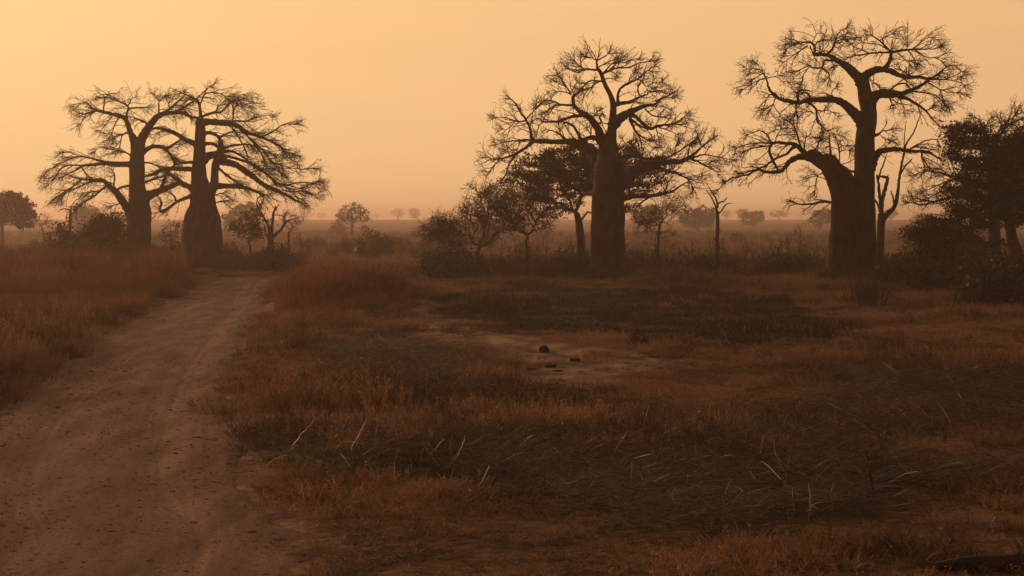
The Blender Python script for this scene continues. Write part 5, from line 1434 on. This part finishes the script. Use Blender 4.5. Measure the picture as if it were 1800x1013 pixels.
NAMED = [(508, 783, 549, 745, 3.4, 'longest pale stalk leaning right, leftmost in the straw near the road'), (612, 800, 642, 742, 2.0, 'thin pale stalk leaning right, second from the road'),
         (580, 796, 600, 780, 2.0, 'short pale stalk lying low between the two long leaning stalks'), (736, 816, 745, 786, 2.0, 'short upright pale stalk left of the crossed stalks'),
         (748, 808, 781, 770, 2.2, 'pale stalk leaning right in the group of crossed stalks, left one'), (775, 812, 744, 774, 2.0, 'pale stalk leaning left across the group of crossed stalks'),
         (783, 818, 817, 768, 2.4, 'pale stalk leaning right in the group of crossed stalks, right one'), (795, 806, 789, 772, 1.8, 'nearly upright pale stalk at the right of the crossed group'),
         (837, 848, 860, 818, 3.4, 'stout short pale stalk alone below the crossed stalks'), (895, 800, 925, 774, 1.8, 'faint tan stalk leaning right above the straw'),
         (1070, 800, 1101, 757, 2.0, 'pale stalk leaning right, middle of the foreground straw'), (1420, 905, 1424, 853, 3.0, 'tall pale stalk at the right end of the straw'),
         (1432, 902, 1421, 868, 2.2, 'pale stalk crossing the tall one at the right end of straw'), (1398, 888, 1397, 862, 2.6, 'short bright upright stalk left of the tall right end stalk'),
         (1464, 892, 1460, 843, 2.0, 'bent pale stalk right of the tall right end stalk'), (1174, 900, 1202, 884, 2.6, 'bright stub of stalk near the bottom of the straw'),
         (1386, 828, 1360, 772, 2.2, 'long pale stalk leaning left, above the right end of straw'), (1136, 855, 1134, 838, 2.6, 'small curled bright stalk in the middle of the straw'),
         (1295, 930, 1290, 914, 2.0, 'small v shaped stalk at the lower edge of straw'), (1746, 920, 1742, 905, 2.6, 'hooked pale stalk alone on the short grass, far right')]
for i, (a, b, c, d, w, lab) in enumerate(NAMED):
    stalk(a, b, c, d, w, lab, None, 600 + i)
gs = np.random.default_rng(17)
cnt = 0
while cnt < 70:
    x, y = gs.uniform(600, 1600), gs.uniform(735, 915)
    if not in_poly(np.array([x]), np.array([y]), STRAW)[0]: continue
    a = gs.normal() * 14; h = gs.uniform(4, 22)
    stalk(x, y, x + a, y - h, gs.uniform(1.1, 2.0), 'thin pale dry stalk bent over in the foreground straw', 'thin stalks in the foreground straw', 700 + cnt, -.05)
    cnt += 1
for i in range(22):
    x, y = gs.uniform(1380, 1790), gs.uniform(660, 770)
    stalk(x, y, x + gs.normal() * 10, y - gs.uniform(5, 18), gs.uniform(1.0, 1.7), 'short pale stalk sticking out of the dark grass on the right', 'short stalks in the dark grass on the right', 800 + i)

# reed clump, thin bush, seeding plant, log, stick
def ground_Y(px, py): return float(on_ground(px, py)[1])


tree('twiggy_bush', 'small dark leafless bush in the straw at lower right', 'shrub', ground_Y(1538, 866), [(1538, 868, 7), (1534, 846, 6), (1528, 828, 5)], [(1530, 780, 42, 26), (1515, 790, 24, 22), (1552, 795, 28, 24), (1540, 815, 24, 14)], 46, 91, None,
     twig=3, twl=.16, rtip=.0024, power=.34, twr=.0022, cost_w=.12)
Yr = ground_Y(1526, 542)
x0 = float(at(1526, 500, Yr)[0])
rc = thing('reed_clump', 'dark clump of upright dry reeds in front of the right baobab', 'reeds', (x0, Yr, gz(x0, Yr)))
gr = np.random.default_rng(33)
n = 150
b0 = np.column_stack([gr.normal(size=n) * .34, gr.normal(size=n) * .3, np.full(n, -.03)])
d0 = np.column_stack([b0[:, :2] * .45 + gr.normal(size=(n, 2)) * .14, np.ones(n)])
P1, R1 = walk(b0, d0, gr.uniform(.6, 1.25, n), .011, .005, 6, gr, .07, -.02)
obj('stems', Tubes().add(P1, R1, 4).mesh('reed_stems'), M['drybark'], rc)
p, d, r = sprout(P1, R1, 4, .3, gr, .6, .3)
W, D = walk(p, d, gr.uniform(.15, .4, len(p)), .014, .003, 5, gr, .12, -.22)
wv = unit(gr.normal(size=(len(p), 3)))[:, None, :]
V = np.stack([W - wv * D[..., None], W + wv * D[..., None]], 2).reshape(-1, 3)
bs = np.arange(len(p))[:, None] * 10 + np.arange(4)[None] * 2
obj('leaves', raw_mesh('reed_leaves', V, [np.stack([bs, bs + 1, bs + 3, bs + 2], -1).reshape(-1, 4)]), M['brownleaf'], rc)

Ys = ground_Y(1706, 632)
tree('seeding_weed', 'small weed with dark drooping seed heads on the short grass, right', 'plant', Ys, [(1707, 632, 2.4), (1706, 620, 2.2), (1704, 608, 2)], [(1703, 592, 9, 6), (1695, 588, 6, 4), (1711, 606, 5, 6)], 14, 92, 'brownleaf', 4, .022, .03, twig=1, twl=.08,
     rtip=.004, power=.34, twr=.003)
tree('twiggy_bush', 'low leaning leafless sprig left of the seeding weed', 'shrub', ground_Y(1640, 652), [(1640, 655, 2), (1636, 648, 2)], [(1620, 632, 16, 8), (1636, 636, 12, 8)], 18, 93, None, twig=2, twl=.14, rtip=.003, power=.34, twr=.0028)
tree('twiggy_bush', 'fine dark sprig on the tan grass above the crossed stalks', 'shrub', ground_Y(770, 745), [(770, 747, 3), (766, 735, 2.6)], [(755, 712, 26, 12), (785, 715, 22, 12)], 26, 94, None, twig=2, twl=.14, rtip=.0024, power=.34, twr=.0022)

p = on_ground(1735, 1000); Yl = float(p[1])
lg = thing('fallen_log', 'dark fallen log in the bottom right corner', 'log', (p[0], Yl, gz(p[0], Yl)))
Lp = spline(np.array([(-.52, .12, .03, .03), (-.38, .08, .06, .055), (-.1, 0, .09, .09), (.25, -.04, .10, .10), (.6, -.02, .12, .11), (.95, .05, .10, .10)]), .04)
obj('trunk', Tubes().add(Lp[:, :3], Lp[:, 3], 16, .09, 3).add(np.stack([Lp[-1, :3], Lp[-1, :3] + [.02, 0, 0]]), [Lp[-1, 3], .01], 16).mesh('log_trunk'), M['bark'], lg)
for k, (t, v) in enumerate(((.45, (.2, -.05, .14)), (.75, (-.12, .1, .12)))):
    q0 = Lp[int(t * len(Lp)), :3]
    obj('branch_stub', Tubes().add(spline(np.array([q0, q0 + np.array(v) * .6, q0 + np.array(v)]), .04), np.linspace(.03, .012, len(spline(np.array([q0, q0 + np.array(v) * .6, q0 + np.array(v)]), .04))), 8, .06, k).mesh('log_stub'), M['drybark'], lg)
p = on_ground(374, 769)
st = thing('stick', 'short dark stick lying at the right edge of the road', 'stick', (p[0], p[1], gz(p[0], p[1]) + .10))
Sp = spline(np.array([(-.12, 0, 0), (-.02, .02, .012), (.1, 0, .018)]), .02)
obj('stem', Tubes().add(Sp, np.linspace(.009, .004, len(Sp)), 6, .05).mesh('stick_stem'), M['drybark'], st)
